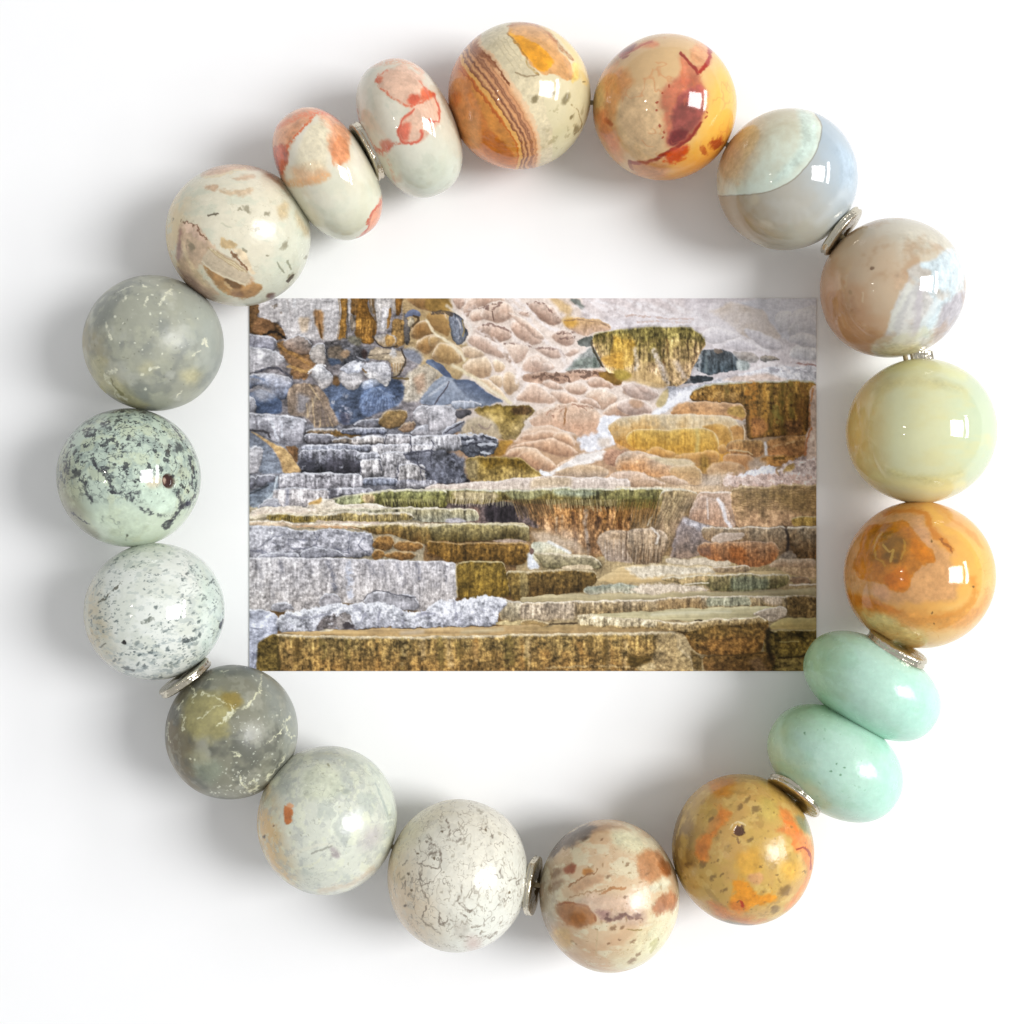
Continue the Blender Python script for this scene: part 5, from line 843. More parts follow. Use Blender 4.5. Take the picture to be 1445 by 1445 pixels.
v.poly('G', '980,250 1050,220 1200,215 1300,210 1200,280 1120,310 1020,290', (190, 132, 66), (176, 120, 60), wp=3, wf=3, so=1.5, gr=.22, mo=.15); v.line('G', '1100,240 1170,240', (90, 74, 30), 4, .6, wf=3)
v.poly('G', '900,270 970,235 1060,280 1020,310 920,350', (186, 164, 146), al=.8, so=4); v.poly('G', '1310,210 1330,60 1350,0 1420,0 1420,260 1330,250', (216, 186, 168), wp=3, wf=3, so=1.6, gr=.14, mo=.12); v.line('G', '1365,20 1330,120 1320,220', (190, 110, 60), 3, .7, wf=3)
v.poly('G', '1130,340 1180,270 1260,220 1320,250 1420,240 1420,440 1100,440 1160,380', (222, 196, 190), wp=4, wf=4, so=1.4, gr=.24, mo=.2); v.poly('G', '700,440 720,380 860,350 960,330 1060,295 1120,320 1120,370 1180,360 1420,380 1420,440', (226, 194, 184), (222, 186, 172), wp=3, wf=4, so=1.2, gr=.22, mo=.12)
v.poly('G', '800,370 880,345 980,330 1050,290 1110,300 1120,350 1060,355 900,370', (230, 232, 246), wp=3, wf=4, so=1.4, gr=.12); v.poly('G', '1160,350 1190,290 1250,270 1240,310 1180,350', (196, 156, 90), so=2, gr=.2, wf=3)
for k in range(40):
    rs = rnd(2000 + k); v.blob('G', 720 + 690 * rs.rand(), 330 + 105 * rs.rand(), 8 + 12 * rs.rand(), (196, 146, 126) if k % 2 else (244, 226, 224), .55, wf=3, asp=1.6, nz=.3)
# pink-brown lobes left of the golden domes
v.poly('G', '-60,240 20,190 120,190 260,230 340,260 380,300 360,370 240,380 40,330 -60,330', (206, 176, 150), (192, 130, 78), wp=2, so=1.2, mo=.12, gr=.12, stk=.14, rim=.3); v.poly('G', '140,230 300,235 460,250 540,290 480,300 340,300 260,260', (204, 182, 140), al=.9, so=2, rim=.3); v.poly('G', '330,330 370,295 480,290 550,305 580,350 570,440 400,430', (196, 160, 110), (190, 138, 84), so=1.2, rim=.45, rw=1.6, gr=.08)
mounds('G', ['-120,360 0,330 120,350 240,390 340,440 100,460 -120,460', '250,370 360,365 440,400 490,440 340,440'], (210, 178, 156), (190, 148, 110), .3); v.poly('G', '570,370 720,360 700,440 580,440', (180, 158, 136), al=.8, so=4)
# ---- grey terraces, left middle
rock('B', '-60,1080 40,1050 160,1060 160,1120 -60,1130'); rock('F', '160,90 230,60 400,60 500,100 500,160 460,220 420,240 260,240 200,180', (128, 130, 142), (86, 90, 100), gr=.28, wf=4)
for st in ('170,110 260,90 330,100', '230,160 300,130 420,150', '340,160 400,200 460,160', '280,200 380,230', '380,70 470,110'): v.line('F', st, (56, 58, 68), 3.4, .75, wf=4, wp=4)
for st in ('180,90 240,70', '350,150 430,140 480,150', '380,210 430,215', '260,120 300,110'): v.line('F', st, (196, 200, 212), 3.4, .7, wf=3)
rock('F', '-100,80 -20,70 100,85 160,110 150,190 60,200 -100,210', (192, 190, 194), (164, 160, 160)); v.poly('F', '-60,200 120,190 240,240 280,440 -60,450', (96, 98, 110), wp=4, wf=4, so=3, mo=.4, gr=.35)
for k in range(22):
    rs = rnd(2100 + k); v.blob('F', -40 + 320 * rs.rand(), 210 + 220 * rs.rand(), 10 + 22 * rs.rand(), (164, 166, 178) if k % 2 else (50, 52, 62), .6, wf=4, wp=4, asp=1.5, ang=rs.rand() * 180, nz=.3)
rock('E', '-60,-40 100,-20 350,-10 475,0 470,60 440,140 380,150 220,120 160,60 -60,30', (180, 180, 192), (146, 144, 154)); rock('A', '-40,870 100,870 300,885 440,920 440,960 410,1090 300,1080 150,1010 -40,1000', (184, 184, 196), (150, 148, 158)); v.line('A', '10,1005 150,1010 170,1060', (60, 56, 60), 3, .7, wf=2)
for st in ('180,930 200,1000 230,1080', '240,930 260,1050', '60,910 70,990', '340,900 330,980'): v.line('A', st, (214, 218, 234) if st[0] != '6' else (96, 92, 100), 4, .6, wf=2, nz=.4)
# layered ledges
def ledge(crop, x0, x1, y, h, c0=(176, 176, 188), c1=(110, 112, 126), **kw):
    o = dict(wp=2, wf=1.6, mo=.26, gr=.12, so=.8, stk=.4, lip=(206, 208, 220), lw=1.5, bot=.45); o.update(kw)
    v.poly(crop, '%g,%g %g,%g %g,%g %g,%g %g,%g %g,%g' % (x0, y + 6, (x0 + x1) / 2, y - 3, x1, y + 3, x1 + 8, y + h * .6, x1 - 5, y + h, x0 + 3, y + h), c0, c1, **o)
ledge('E', 470, 700, 25, 40, (150, 130, 104), (96, 76, 56)); v.poly('E', '640,50 760,40 870,55 860,90 700,90', (130, 98, 50), so=2, gr=.25, wf=2); ledge('E', 720, 1060, 20, 50, (150, 154, 170), (100, 104, 122)); ledge('E', 460, 670, 55, 80, (156, 156, 168), (104, 100, 106)); ledge('E', 660, 860, 95, 40, (160, 146, 132), (110, 100, 92)); ledge('E', 800, 1060, 80, 60, (182, 178, 180), (150, 142, 138)); ledge('E', 1040, 1260, 65, 80, (184, 182, 190), (158, 152, 154)); ledge('E', 1240, 1600, 70, 120, (188, 186, 192), (150, 150, 158))
ledge('E', 440, 960, 140, 50, (164, 166, 180), (120, 124, 138)); ledge('E', 950, 1420, 135, 110, (190, 188, 196), (164, 160, 162)); ledge('E', 420, 870, 180, 170, (168, 168, 180), (64, 64, 74), pw=.7, gr=.28, mo=.35, wf=3)
v.poly('E', '620,260 700,240 860,260 870,340 620,340', (62, 60, 68), so=4, wf=4, mo=.4, al=.7); v.poly('E', '520,250 560,260 540,340 420,330 420,270', (70, 70, 80), so=3, wf=4); ledge('E', 840, 1010, 200, 50, (160, 162, 172), (110, 110, 118))
ledge('E', 870, 1140, 240, 150, (194, 190, 192), (160, 156, 160)); ledge('E', 1020, 1220, 190, 190, (188, 186, 192), (168, 164, 168), bot=.1); v.poly('E', '1200,190 1500,180 1500,430 1350,430 1340,300 1200,260', (110, 112, 124), (88, 90, 102), wp=3, wf=3, mo=.3, gr=.25, so=1.5); ledge('E', 1150, 1340, 280, 170, (192, 188, 188), (174, 168, 170), bot=.1)
for x, y, r in ((740, 300, 14), (450, 310, 16), (1290, 230, 16), (1300, 260, 12), (1380, 200, 16), (600, 240, 20), (1360, 380, 20)): v.blob('E', x, y, r, (170, 172, 184), .7, wf=4, nz=.4)
for st in ('1150,280 1140,360 1120,440', '1240,80 1240,190', '1395,100 1400,160 1380,230 1400,300', '1010,250 1030,330', '860,250 880,330', '1060,80 1050,130', '1310,300 1320,420', '1200,210 1400,190', '1290,200 1290,290 1360,330'): v.line('E', st, (70, 70, 82), 2, .7, wf=3, wp=3)
ledge('E', 880, 1140, 380, 60, (150, 156, 176), (130, 136, 154)); ledge('E', 1130, 1420, 400, 60, (166, 166, 180), (150, 146, 150), lip=None)
v.poly('E', '20,60 90,45 180,110 280,250 300,350 150,350 60,250 20,150', (112, 118, 132), (126, 134, 150), wp=1.5, so=1.2, mo=.1, gr=.08, stk=.1); v.poly('E', '60,50 120,60 240,140 320,170 390,250 450,345 310,355 290,270 220,160 130,80', (200, 162, 106), (190, 150, 100), wp=1.5, so=1.6, gr=.1); v.poly('E', '310,150 410,155 420,280 380,250', (126, 92, 60), so=1.2, stk=.3, wf=2)
rock('E', '30,155 130,150 160,180 150,300 110,350 30,350', (190, 188, 196), (160, 156, 162)); rock('E', '50,370 100,370 100,460 50,470', (150, 150, 162), (100, 100, 112)); rock('E', '100,360 190,355 270,365 250,410 190,450 110,460', (146, 146, 158), (104, 104, 116))
v.poly('E', '50,490 160,460 260,400 290,440 220,530 110,600 50,590', (116, 126, 142), (132, 142, 156), wp=3, so=1.5, gr=.15, wf=2); v.line('E', '270,380 250,450 240,500 130,600', (196, 208, 222), 3.4, .8, wf=1.5); v.line('E', '60,500 120,480 200,440', (56, 58, 64), 2.4, .7)
ledge('E', 280, 880, 348, 115, (180, 178, 186), (152, 148, 156), bot=.15, mo=.16); v.line('E', '560,370 640,380', (56, 52, 58), 5, .6, wf=4, nz=.4); ledge('E', 230, 640, 458, 140, (182, 176, 180), (168, 160, 160), bot=.1); ledge('E', 640, 960, 458, 60, (176, 174, 184), (150, 148, 158)); v.poly('E', '640,470 700,460 700,510 640,510', (100, 98, 106), so=2, wf=3)
rock('E', '110,600 180,540 260,530 300,600', (176, 176, 186), (156, 156, 168)); v.line('E', '340,480 330,580', (120, 126, 150), 5, .5, so=3)
# olive ledge above the big terrace
v.poly('F', '250,250 300,240 500,245 690,255 730,300 830,370 800,400 500,430 280,430 270,330', (150, 122, 50), (174, 146, 86), wp=2, wf=2, so=1, mo=.2, gr=.2, stk=.25, lip=(206, 180, 120), lw=1.3); v.poly('F', '250,260 350,250 340,420 270,400', (140, 124, 88), al=.8, so=4, gr=.25)
v.poly('F', '360,250 520,250 700,270 720,340 560,310 400,320', (120, 92, 26), al=.7, so=4, gr=.2, stk=.25)
v.poly('F', '-60,460 150,440 300,430 540,415 720,390 900,385 1080,390 1300,390 1500,400 1500,480 -60,490', (216, 196, 184), (206, 186, 168), so=1, mo=.08, gr=.09, stk=.12, rim=.2, lip=(230, 216, 208), lw=1.4); v.poly('F', '740,400 900,395 1060,400 1050,470 720,470', (196, 168, 130), al=.7, so=4, stk=.12); v.poly('G', '-60,440 300,450 540,450 540,490 -60,470', (214, 192, 162), so=1)
# ---- the big overhanging terrace with stalactites
def drips(crop, x0, x1, y0, y1, n, c, w, seed, al=.8, lean=0, jit=.3, fan=None):
    rs = rnd(seed)
    for k in range(n):
        x = x0 + (x1 - x0) * (k + rs.rand() * .8) / n; L = (y1 - y0) * (1 - jit * rs.rand()); rr_ = .85 + .3 * rs.rand(); dx = lean if fan is None else (x - fan[0]) * fan[1]
        v.line(crop, '%g,%g %g,%g' % (x, y0 + 6 * rs.rand(), x + dx * L / (y1 - y0), y0 + L), tuple(t * rr_ for t in c), w * (.7 + .6 * rs.rand()), al * .58, wp=.8, wf=.5, tap=.35, so=.6, sm=0)
v.poly('F', '80,560 300,560 500,560 720,620 860,720 780,780 720,750 200,740 100,700', (84, 72, 72), (120, 102, 98), so=2, mo=.25, gr=.14, stk=.4); v.poly('F', '400,600 520,560 620,620 640,740 420,740', (56, 50, 54), so=4, stk=.4); v.poly('F', '280,620 370,620 360,730 270,730', (150, 112, 92), al=.7, so=4, stk=.3)
v.poly('F', '720,560 1445,520 1500,560 1500,1000 1200,960 1080,880 860,800 740,700', (158, 106, 52), (164, 122, 84), so=3, mo=.22, gr=.18, stk=.5)
for st, w, c in (('1060,660 1070,760 1080,960', 5, (70, 48, 34)), ('1160,640 1150,780 1190,960', 6, (160, 146, 136)), ('1250,700 1240,760', 7, (54, 36, 24)), ('1200,800 1210,980', 7, (110, 76, 44)), ('1400,640 1420,780', 7, (100, 58, 20)), ('940,700 940,800', 3, (196, 170, 140)), ('980,680 980,800', 2.4, (206, 170, 130)), ('1300,640 1290,780', 5, (190, 130, 60)), ('880,640 900,780', 4, (110, 74, 40)), ('1110,640 1110,800', 3, (190, 140, 90))): v.line('F', st, c, w, .7, so=2, wf=2, wp=2, nz=.25)
v.poly('F', '-400,520 -300,485 -60,480 300,480 640,485 1000,475 1445,470 1900,480 2000,500 1980,560 1900,640 1700,640 1445,610 1100,600 900,590 700,590 560,560 400,590 200,600 0,600 -160,600 -320,570', (150, 142, 88), (96, 80, 38), so=.9, mo=.16, gr=.14, stk=.4, lip=(232, 230, 214), lw=2.0, pw=.8)
v.poly('F', '0,500 150,500 160,560 0,580', (112, 110, 64), al=.5, so=4, stk=.4); v.poly('F', '150,500 480,500 500,545 360,560 180,570', (186, 166, 128), al=.85, so=3, stk=.3); v.poly('F', '540,500 760,490 900,500 740,560 600,560', (140, 138, 98), al=.8, so=3, stk=.35); v.poly('F', '900,490 1200,485 1300,500 1200,540 940,540', (160, 172, 150), al=.75, so=4, stk=.4); v.poly('F', '1200,490 1700,490 1680,560 1300,560', (116, 114, 70), al=.55, so=4, stk=.45)
v.poly('G', '280,470 420,465 540,480 510,560 440,640 380,760 330,900 240,1000 300,780 160,740 230,600', (170, 146, 104), (146, 120, 92), so=1.2, mo=.15, gr=.16, stk=.25, lip=(232, 226, 206), lw=2); drips('G', 300, 520, 520, 720, 16, (196, 176, 140), 1.4, 31, .5, lean=-90); drips('G', 250, 480, 540, 760, 12, (96, 72, 44), 1.4, 32, .5, lean=-110)
drips('F', -60, 160, 540, 610, 16, (196, 186, 150), 1.5, 33); drips('F', 160, 480, 550, 615, 24, (214, 196, 166), 1.8, 34, lean=-14); drips('F', 480, 620, 560, 620, 10, (186, 176, 140), 1.5, 35)
drips('F', 600, 900, 560, 720, 34, (150, 120, 76), 1.5, 36, fan=None, lean=50, al=.75); drips('F', 620, 900, 560, 690, 22, (62, 48, 34), 1.6, 37, lean=46, al=.7); drips('F', 860, 1445, 560, 650, 56, (206, 188, 142), 1.7, 38, lean=14, jit=.6); drips('F', 880, 1500, 560, 680, 44, (74, 58, 22), 1.5, 39, lean=8, jit=.6, al=.7)
drips('G', -40, 260, 540, 760, 34, (78, 54, 22), 1.8, 40, lean=-40, jit=.6, al=.75); drips('G', -40, 280, 560, 740, 26, (196, 140, 66), 1.6, 41, lean=-46, jit=.6, al=.7); drips('G', -40, 290, 520, 620, 26, (112, 116, 50), 1.5, 42, lean=-20, al=.7)
drips('E', 1000, 1445, 530, 600, 36, (172, 164, 104), 1.7, 43, lean=-6, jit=.4); drips('E', 1010, 1445, 540, 600, 30, (60, 54, 30), 1.5, 44, lean=8, al=.8, jit=.4); v.line('F', '-60,612 0,618 100,625', (60, 56, 60), 2, .6)
# left wing of the big terrace
v.poly('E', '670,530 760,510 880,500 1000,480 1100,466 1500,466 1500,600 1300,600 1100,598 1020,570 900,580 780,580 690,575', (162, 162, 104), (104, 98, 46), so=.9, mo=.16, gr=.12, stk=.42, lip=(236, 228, 208), lw=2.2, pw=.9); v.poly('E', '670,530 760,515 870,510 870,570 700,575', (166, 170, 130), al=.8, so=2, stk=.4); v.poly('E', '870,515 980,500 990,570 900,575', (196, 164, 124), al=.85, so=2, stk=.4)
drips('E', 1030, 1445, 535, 598, 34, (190, 180, 120), 1.6, 45, lean=10, jit=.5); drips('E', 1030, 1445, 555, 600, 30, (44, 36, 26), 1.5, 46, lean=6, al=.8)
# cream apron and lower ledges, left
v.poly('E', '500,560 620,520 680,530 700,575 860,570 1020,575 1060,600 1450,600 1450,640 40,680 50,640 130,600 400,590 480,600', (226, 210, 188), (206, 186, 158), so=1, mo=.06, gr=.08, lip=(240, 230, 214), lw=1.5); v.poly('E', '480,570 560,540 600,510 590,560 510,585', (176, 130, 62), so=1.6, al=.85)
v.poly('E', '60,620 150,600 400,592 560,600 560,625 300,640 60,660', (232, 216, 198), (214, 190, 170), so=1, gr=.1, wf=2); v.poly('E', '560,620 800,605 1100,602 1450,608 1700,610 1750,640 1720,700 1400,710 1250,690 900,630', (172, 160, 120), (150, 148, 130), so=1, stk=.4, gr=.1, lip=(226, 216, 190), lw=1.6)
v.poly('E', '180,655 300,645 540,645 700,635 1000,635 1200,638 1260,660 1250,690 1100,705 700,710 500,700 400,705 260,700 190,690', (168, 146, 96), (140, 120, 66), so=.9, mo=.12, stk=.45, gr=.12, lip=(236, 226, 206), lw=2); v.poly('E', '185,660 520,655 540,700 260,700', (104, 86, 32), al=.75, so=2, stk=.5); drips('E', 200, 1250, 665, 705, 70, (70, 60, 30), 1.4, 47, al=.5, jit=.6); drips('E', 200, 1250, 660, 700, 60, (206, 190, 150), 1.3, 48, al=.5, jit=.6)
v.poly('E', '40,700 180,695 400,710 700,715 1450,712 1450,760 1000,760 600,750 300,740 60,740', (224, 196, 164), (206, 176, 146), so=1, gr=.1, wf=2, lip=(236, 222, 206), lw=1.5); v.line('E', '380,735 560,740 780,745 1000,740', (196, 140, 92), 2.4, .7, nz=.4, wf=2); v.line('E', '560,700 800,708 1000,712', (214, 190, 176), 3, .7)
v.poly('E', '780,735 1000,722 1450,715 2000,712 2080,715 2085,760 2070,830 1900,820 1500,870 1300,860 1100,800 960,800 900,760', (158, 138, 84), (104, 76, 34), so=1, mo=.14, gr=.2, stk=.3, lip=(232, 214, 180), lw=1.8)
# steam-softened pedestal lobes under the big terrace
v.poly('F', '740,800 860,800 960,840 1050,960 1000,980 800,900', (190, 162, 132), al=.85, so=4, mo=.1); v.poly('F', '940,880 1060,860 1190,960 1100,980', (176, 150, 124), al=.8, so=5); v.poly('F', '1240,860 1290,800 1400,785 1500,800 1540,900 1530,1040 1300,1030', (182, 150, 116), (160, 138, 120), so=1.4, mo=.14, gr=.16, stk=.2, rim=.3)
drips('F', 1300, 1520, 860, 1040, 12, (206, 190, 176), 2.2, 49, al=.5, jit=.2); drips('F', 1310, 1520, 900, 1040, 10, (90, 72, 56), 2.0, 50, al=.45, jit=.2)
v.poly('G', '20,780 60,755 200,745 280,760 325,820 310,900 270,1010 80,1010 30,900', (186, 158, 128), (110, 86, 60), so=1.1, mo=.16, gr=.18, stk=.3, rim=.3); v.line('G', '22,770 25,880 20,980', (84, 64, 48), 2.4, .5); drips('G', 60, 280, 880, 1020, 12, (200, 180, 156), 2.2, 51, al=.5, jit=.3, lean=-12); drips('G', 50, 290, 900, 1020, 10, (76, 58, 42), 2, 52, al=.5, lean=-10); drips('G', 40, 300, 790, 900, 16, (204, 186, 160), 1.6, 53, al=.5); v.line('G', '200,745 260,790 240,860', (226, 216, 206), 3, .6, wf=2)
# wet slope and terraces, right
v.poly('G', '390,760 430,680 480,690 640,750 640,880 520,960 340,980 370,860', (150, 138, 138), (130, 108, 92), so=2, mo=.22, gr=.2, wf=3); v.poly('G', '420,690 480,660 560,720 660,740 620,800 520,760', (206, 202, 212), al=.75, so=3, gr=.14, wf=2, nz=.2)
v.poly('G', '540,490 700,480 780,485 790,600 820,740 660,740 560,700 480,680 500,580', (192, 160, 138), (170, 134, 108), so=1.4, gr=.1, stk=.12, lip=(226, 206, 190), lw=1.4); v.poly('G', '780,450 1420,435 1420,740 820,740 790,600', (158, 130, 88), (184, 142, 104), so=1, mo=.14, gr=.16, stk=.1, lip=(226, 196, 150), lw=1.4)
for k in range(9): v.line('G', '%d,%d %d,%d %d,%d' % (800 + 30 * (k % 3), 470 + 17 * k, 1080, 466 + 18 * k, 1410, 470 + 17 * k), (118, 96, 54), 1.6, .5, wp=2, wf=2.5, nz=.6)
v.poly('G', '1050,500 1420,480 1420,660 1240,640', (136, 108, 58), al=.45, so=8, gr=.15); v.poly('G', '1210,670 1300,655 1420,660 1420,740 1230,740', (170, 138, 66), (176, 140, 70), so=1, stk=.25, gr=.15, lip=(214, 196, 150), lw=1.2); v.poly('G', '330,455 700,440 690,485 540,490 430,468', (214, 176, 134), so=1, gr=.12); v.line('G', '560,492 680,488 780,486', (232, 214, 198), 2, .7)
v.poly('G', '540,520 620,525 720,550 760,620 790,700 820,742 740,742 660,740 500,700 480,640', (196, 164, 144), (176, 134, 106), so=1.2, stk=.16, gr=.09, rim=.3, rw=1.6); v.line('G', '690,540 730,600 740,680 780,740', (232, 230, 238), 5, .75, so=2, wf=1.5); v.line('G', '610,540 610,680', (220, 206, 200), 2.4, .6)
v.poly('G', '560,745 900,742 1180,742 1200,800 1190,910 1120,930 900,860 640,850 560,830', (160, 140, 114), (132, 104, 74), so=1, mo=.14, gr=.18, stk=.16, lip=(232, 218, 200), lw=1.6); v.poly('G', '1180,745 1420,742 1420,970 1260,960 1210,880', (172, 152, 124), (112, 82, 48), so=1, mo=.16, gr=.22, stk=.22, lip=(236, 224, 204), lw=2.2); v.line('G', '1180,760 1200,830 1190,920', (54, 46, 44), 4, .7, so=2)
v.poly('G', '640,830 680,790 800,780 880,785 880,820 760,850 640,850', (182, 158, 138), so=1.2, rim=.4, gr=.1); v.poly('G', '525,900 560,860 700,850 1000,850 1100,852 1125,900 1120,960 1060,1020 900,1040 760,990 560,970', (176, 130, 92), (150, 90, 46), so=1, mo=.14, gr=.15, stk=.24, rim=.35, rw=1.8); v.poly('G', '760,890 880,890 900,990 780,980', (170, 92, 34), al=.6, so=4, stk=.3); v.poly('G', '530,900 640,880 640,960 560,960', (112, 84, 74), al=.6, so=4)
v.poly('G', '1130,960 1180,920 1240,920 1280,965 1120,975', (160, 142, 124), so=1.5, gr=.18)
# grey rock band, lower left
rock('E', '40,740 120,735 300,740 400,760 540,770 620,755 760,760 800,775 900,775 960,800 965,940 880,970 600,975 40,970', (184, 184, 196), (162, 160, 170), gr=.2, bot=.1)
for st in ('350,830 400,840 540,850 540,780', '540,880 560,800', '350,830 330,900 420,920 540,880', '680,850 700,900 800,940', '790,800 790,940', '130,900 220,830 350,800', '240,860 300,910', '700,900 820,905', '460,900 700,895 740,940', '60,920 200,930 420,945', '900,820 870,900 950,930'): v.line('E', st, (92, 94, 110), 2.2, .65, wf=3, wp=4, nz=.3)
rock('E', '430,930 500,895 700,900 780,970 440,975', (180, 180, 192), (140, 140, 152)); rock('E', '120,950 200,925 420,940 440,965 130,970', (176, 176, 188), (130, 130, 142))
for k, (x, y, rx, ry) in enumerate(((1040, 860, 90, 60), (1220, 880, 110, 45), (1450, 860, 70, 40), (1160, 950, 130, 35), (1440, 930, 90, 45), (1000, 940, 50, 40))):
    v.poly('E', ' '.join('%g,%g' % (x + rx * math.cos(t * .785), y + ry * math.sin(t * .785)) for t in range(8)), (170, 124, 64), (110, 78, 40), so=1, mo=.2, gr=.22, lip=(198, 168, 128), lw=1.6, wf=2, sm=2)
v.poly('F', '-40,860 140,890 300,885 560,880 700,880 725,900 730,1000 700,1060 560,1060 540,1030 120,1030 -40,960', (134, 100, 44), (100, 72, 28), so=1, mo=.2, gr=.26, stk=.28, lip=(214, 176, 124), lw=1.6); v.poly('F', '440,860 560,845 690,850 720,880 470,880', (186, 160, 140), so=1.4, gr=.12); v.poly('F', '-40,745 200,740 440,738 600,750 738,755 735,880 700,870 560,850 440,870 200,880 0,870', (172, 158, 108), (84, 70, 34), so=1, mo=.14, gr=.2, stk=.28, lip=(226, 214, 180), lw=2.2, pw=.9)
v.poly('F', '90,720 120,700 220,700 270,735 100,738', (180, 174, 180), so=1.5, gr=.1)
v.poly('F', '740,880 900,880 1050,970 860,980 800,1060 740,1060', (196, 200, 176), (206, 190, 150), so=1.6, mo=.12, gr=.1); v.line('F', '880,885 960,920 1040,965', (232, 236, 238), 4, .7, so=2); v.line('F', '740,980 760,1060', (206, 214, 226), 8, .8, so=3); v.poly('F', '730,900 770,950 760,985 735,980', (120, 92, 84), so=1)
v.poly('F', '800,1000 860,980 1000,970 1190,975 1260,1010 1290,1080 900,1080 820,1040', (168, 152, 118), (120, 104, 66), so=1, gr=.2, mo=.14, lip=(220, 204, 172), lw=1.6); v.blob('F', 890, 1030, 50, (90, 96, 60), .6, wf=4, so=.8)
# large pale wall
v.poly('H', '-20,20 300,25 700,35 1070,45 1080,230 900,290 620,260 500,250 300,290 -20,290', (188, 184, 190), (178, 170, 168), wp=1.5, wf=1.2, so=.8, mo=.1, gr=.14, stk=.26, lip=(216, 214, 222), lw=1.6)
for st, w, c in (('445,60 460,120 465,190', 7, (110, 112, 126)), ('875,60 880,130', 4, (110, 110, 124)), ('200,50 210,90', 5, (120, 120, 132)), ('90,50 110,120', 4, (140, 138, 146)), ('540,60 540,220', 6, (190, 198, 222)), ('640,50 660,110', 6, (130, 130, 142)), ('780,60 790,110', 4, (130, 130, 142)), ('1020,70 1025,150', 4, (120, 118, 126)), ('700,60 720,130', 4, (140, 138, 148)), ('330,60 350,100', 4, (150, 148, 156)), ('820,130 800,170', 4, (140, 136, 142)), ('150,150 160,230', 5, (160, 156, 160))): v.line('H', st, tuple(q * .9 for q in c), w * 1.3, .7, so=3, wf=2.5, wp=3, nz=.5)
rock('H', '380,260 400,210 470,205 500,240 480,270', (168, 164, 170), (150, 146, 152)); rock('H', '600,250 640,200 740,190 780,210 860,215 890,260 870,290 640,260', (176, 174, 182), (150, 148, 156)); rock('H', '150,290 170,250 240,245 270,280', (170, 168, 176), (150, 148, 156)); v.line('H', '600,240 640,200 700,185 790,215 870,225', (74, 72, 80), 1.6, .7, wf=2)
v.poly('H', '1070,50 1140,40 1310,45 1320,90 1340,215 1290,225 1080,225', (150, 122, 50), (126, 98, 34), wp=1.5, wf=1.2, so=.8, mo=.18, gr=.24, stk=.24, lip=(214, 196, 150), lw=1.4, ed=.2); v.line('H', '1070,55 1080,220', (180, 160, 120), 2, .7); v.line('H', '1140,60 1140,220', (104, 80, 26), 3, .6, nz=.3)
v.poly('H', '1300,220 1340,240 1445,240 1445,340 1290,340 1280,260', (176, 164, 140), (150, 130, 96), so=1, stk=.25, gr=.16, lip=(224, 214, 200), lw=1.6); v.poly('H', '1320,90 1445,88 1445,235 1345,235', (122, 100, 50), (92, 72, 34), so=1, stk=.3, gr=.25, lip=(226, 210, 176), lw=2.2)
v.poly('I', '0,88 100,80 345,80 350,130 300,190 200,198 0,212', (130, 104, 54), (88, 66, 32), so=1, stk=.3, gr=.24, mo=.14, lip=(226, 206, 168), lw=2.2, pw=.8); v.poly('I', '-20,90 20,90 25,205 -20,215', (160, 140, 90), so=2, al=.7, stk=.3); v.line('I', '-10,238 100,234', (70, 60, 40), 2, .6)
# crumbly white bank
rock('H', '-20,280 60,280 180,300 190,400 130,450 90,600 -20,600', (186, 190, 210), (172, 176, 200), lip=(224, 226, 238), stk=.1, ed=.15); v.line('H', '50,375 110,380', (110, 112, 130), 1.4, .7); v.line('H', '60,500 100,540 60,580', (120, 122, 150), 2, .6, wf=3)
rock('H', '170,330 230,290 300,285 400,260 440,245 520,260 600,250 700,245 790,275 850,300 920,285 980,230 1060,235 1220,215 1330,235 1280,300 1280,360 1100,370 800,375 640,375 480,385 360,385 200,405', (204, 206, 218), (176, 176, 188), wf=4, gr=.24, lip=(232, 234, 246), lw=3, stk=.12)
v.poly('H', '370,370 400,320 470,300 480,380 380,385', (112, 104, 104), so=1.5, wf=3, gr=.25); v.poly('H', '470,310 530,300 560,340 540,380 480,380', (176, 166, 164), so=1, wf=2, gr=.16, ed=.3); v.poly('H', '520,340 560,350 580,375 510,380', (84, 76, 80), so=2, wf=3)
for st in ('800,290 810,370', '690,290 685,360', '930,290 940,360', '860,320 900,300 960,300', '620,300 590,350', '1060,240 1070,330', '230,310 320,330 440,300', '560,270 600,300'): v.line('H', st, (128, 128, 146), 3.4, .6, wf=3, nz=.4)
for k in range(46):
    rs = rnd(2300 + k); x = 190 + 1080 * rs.rand(); v.blob('H', x, 262 + 90 * rs.rand() + (30 if x < 400 else 0), 6 + 12 * rs.rand(), (232, 234, 246) if k % 3 else (150, 150, 168), .6, wf=3, nz=.4, asp=1.5, ang=rs.rand() * 90 - 45)
v.line('H', '480,385 800,376 1100,372 1280,362', (60, 52, 44), 2, .7, nz=.3, wf=2)
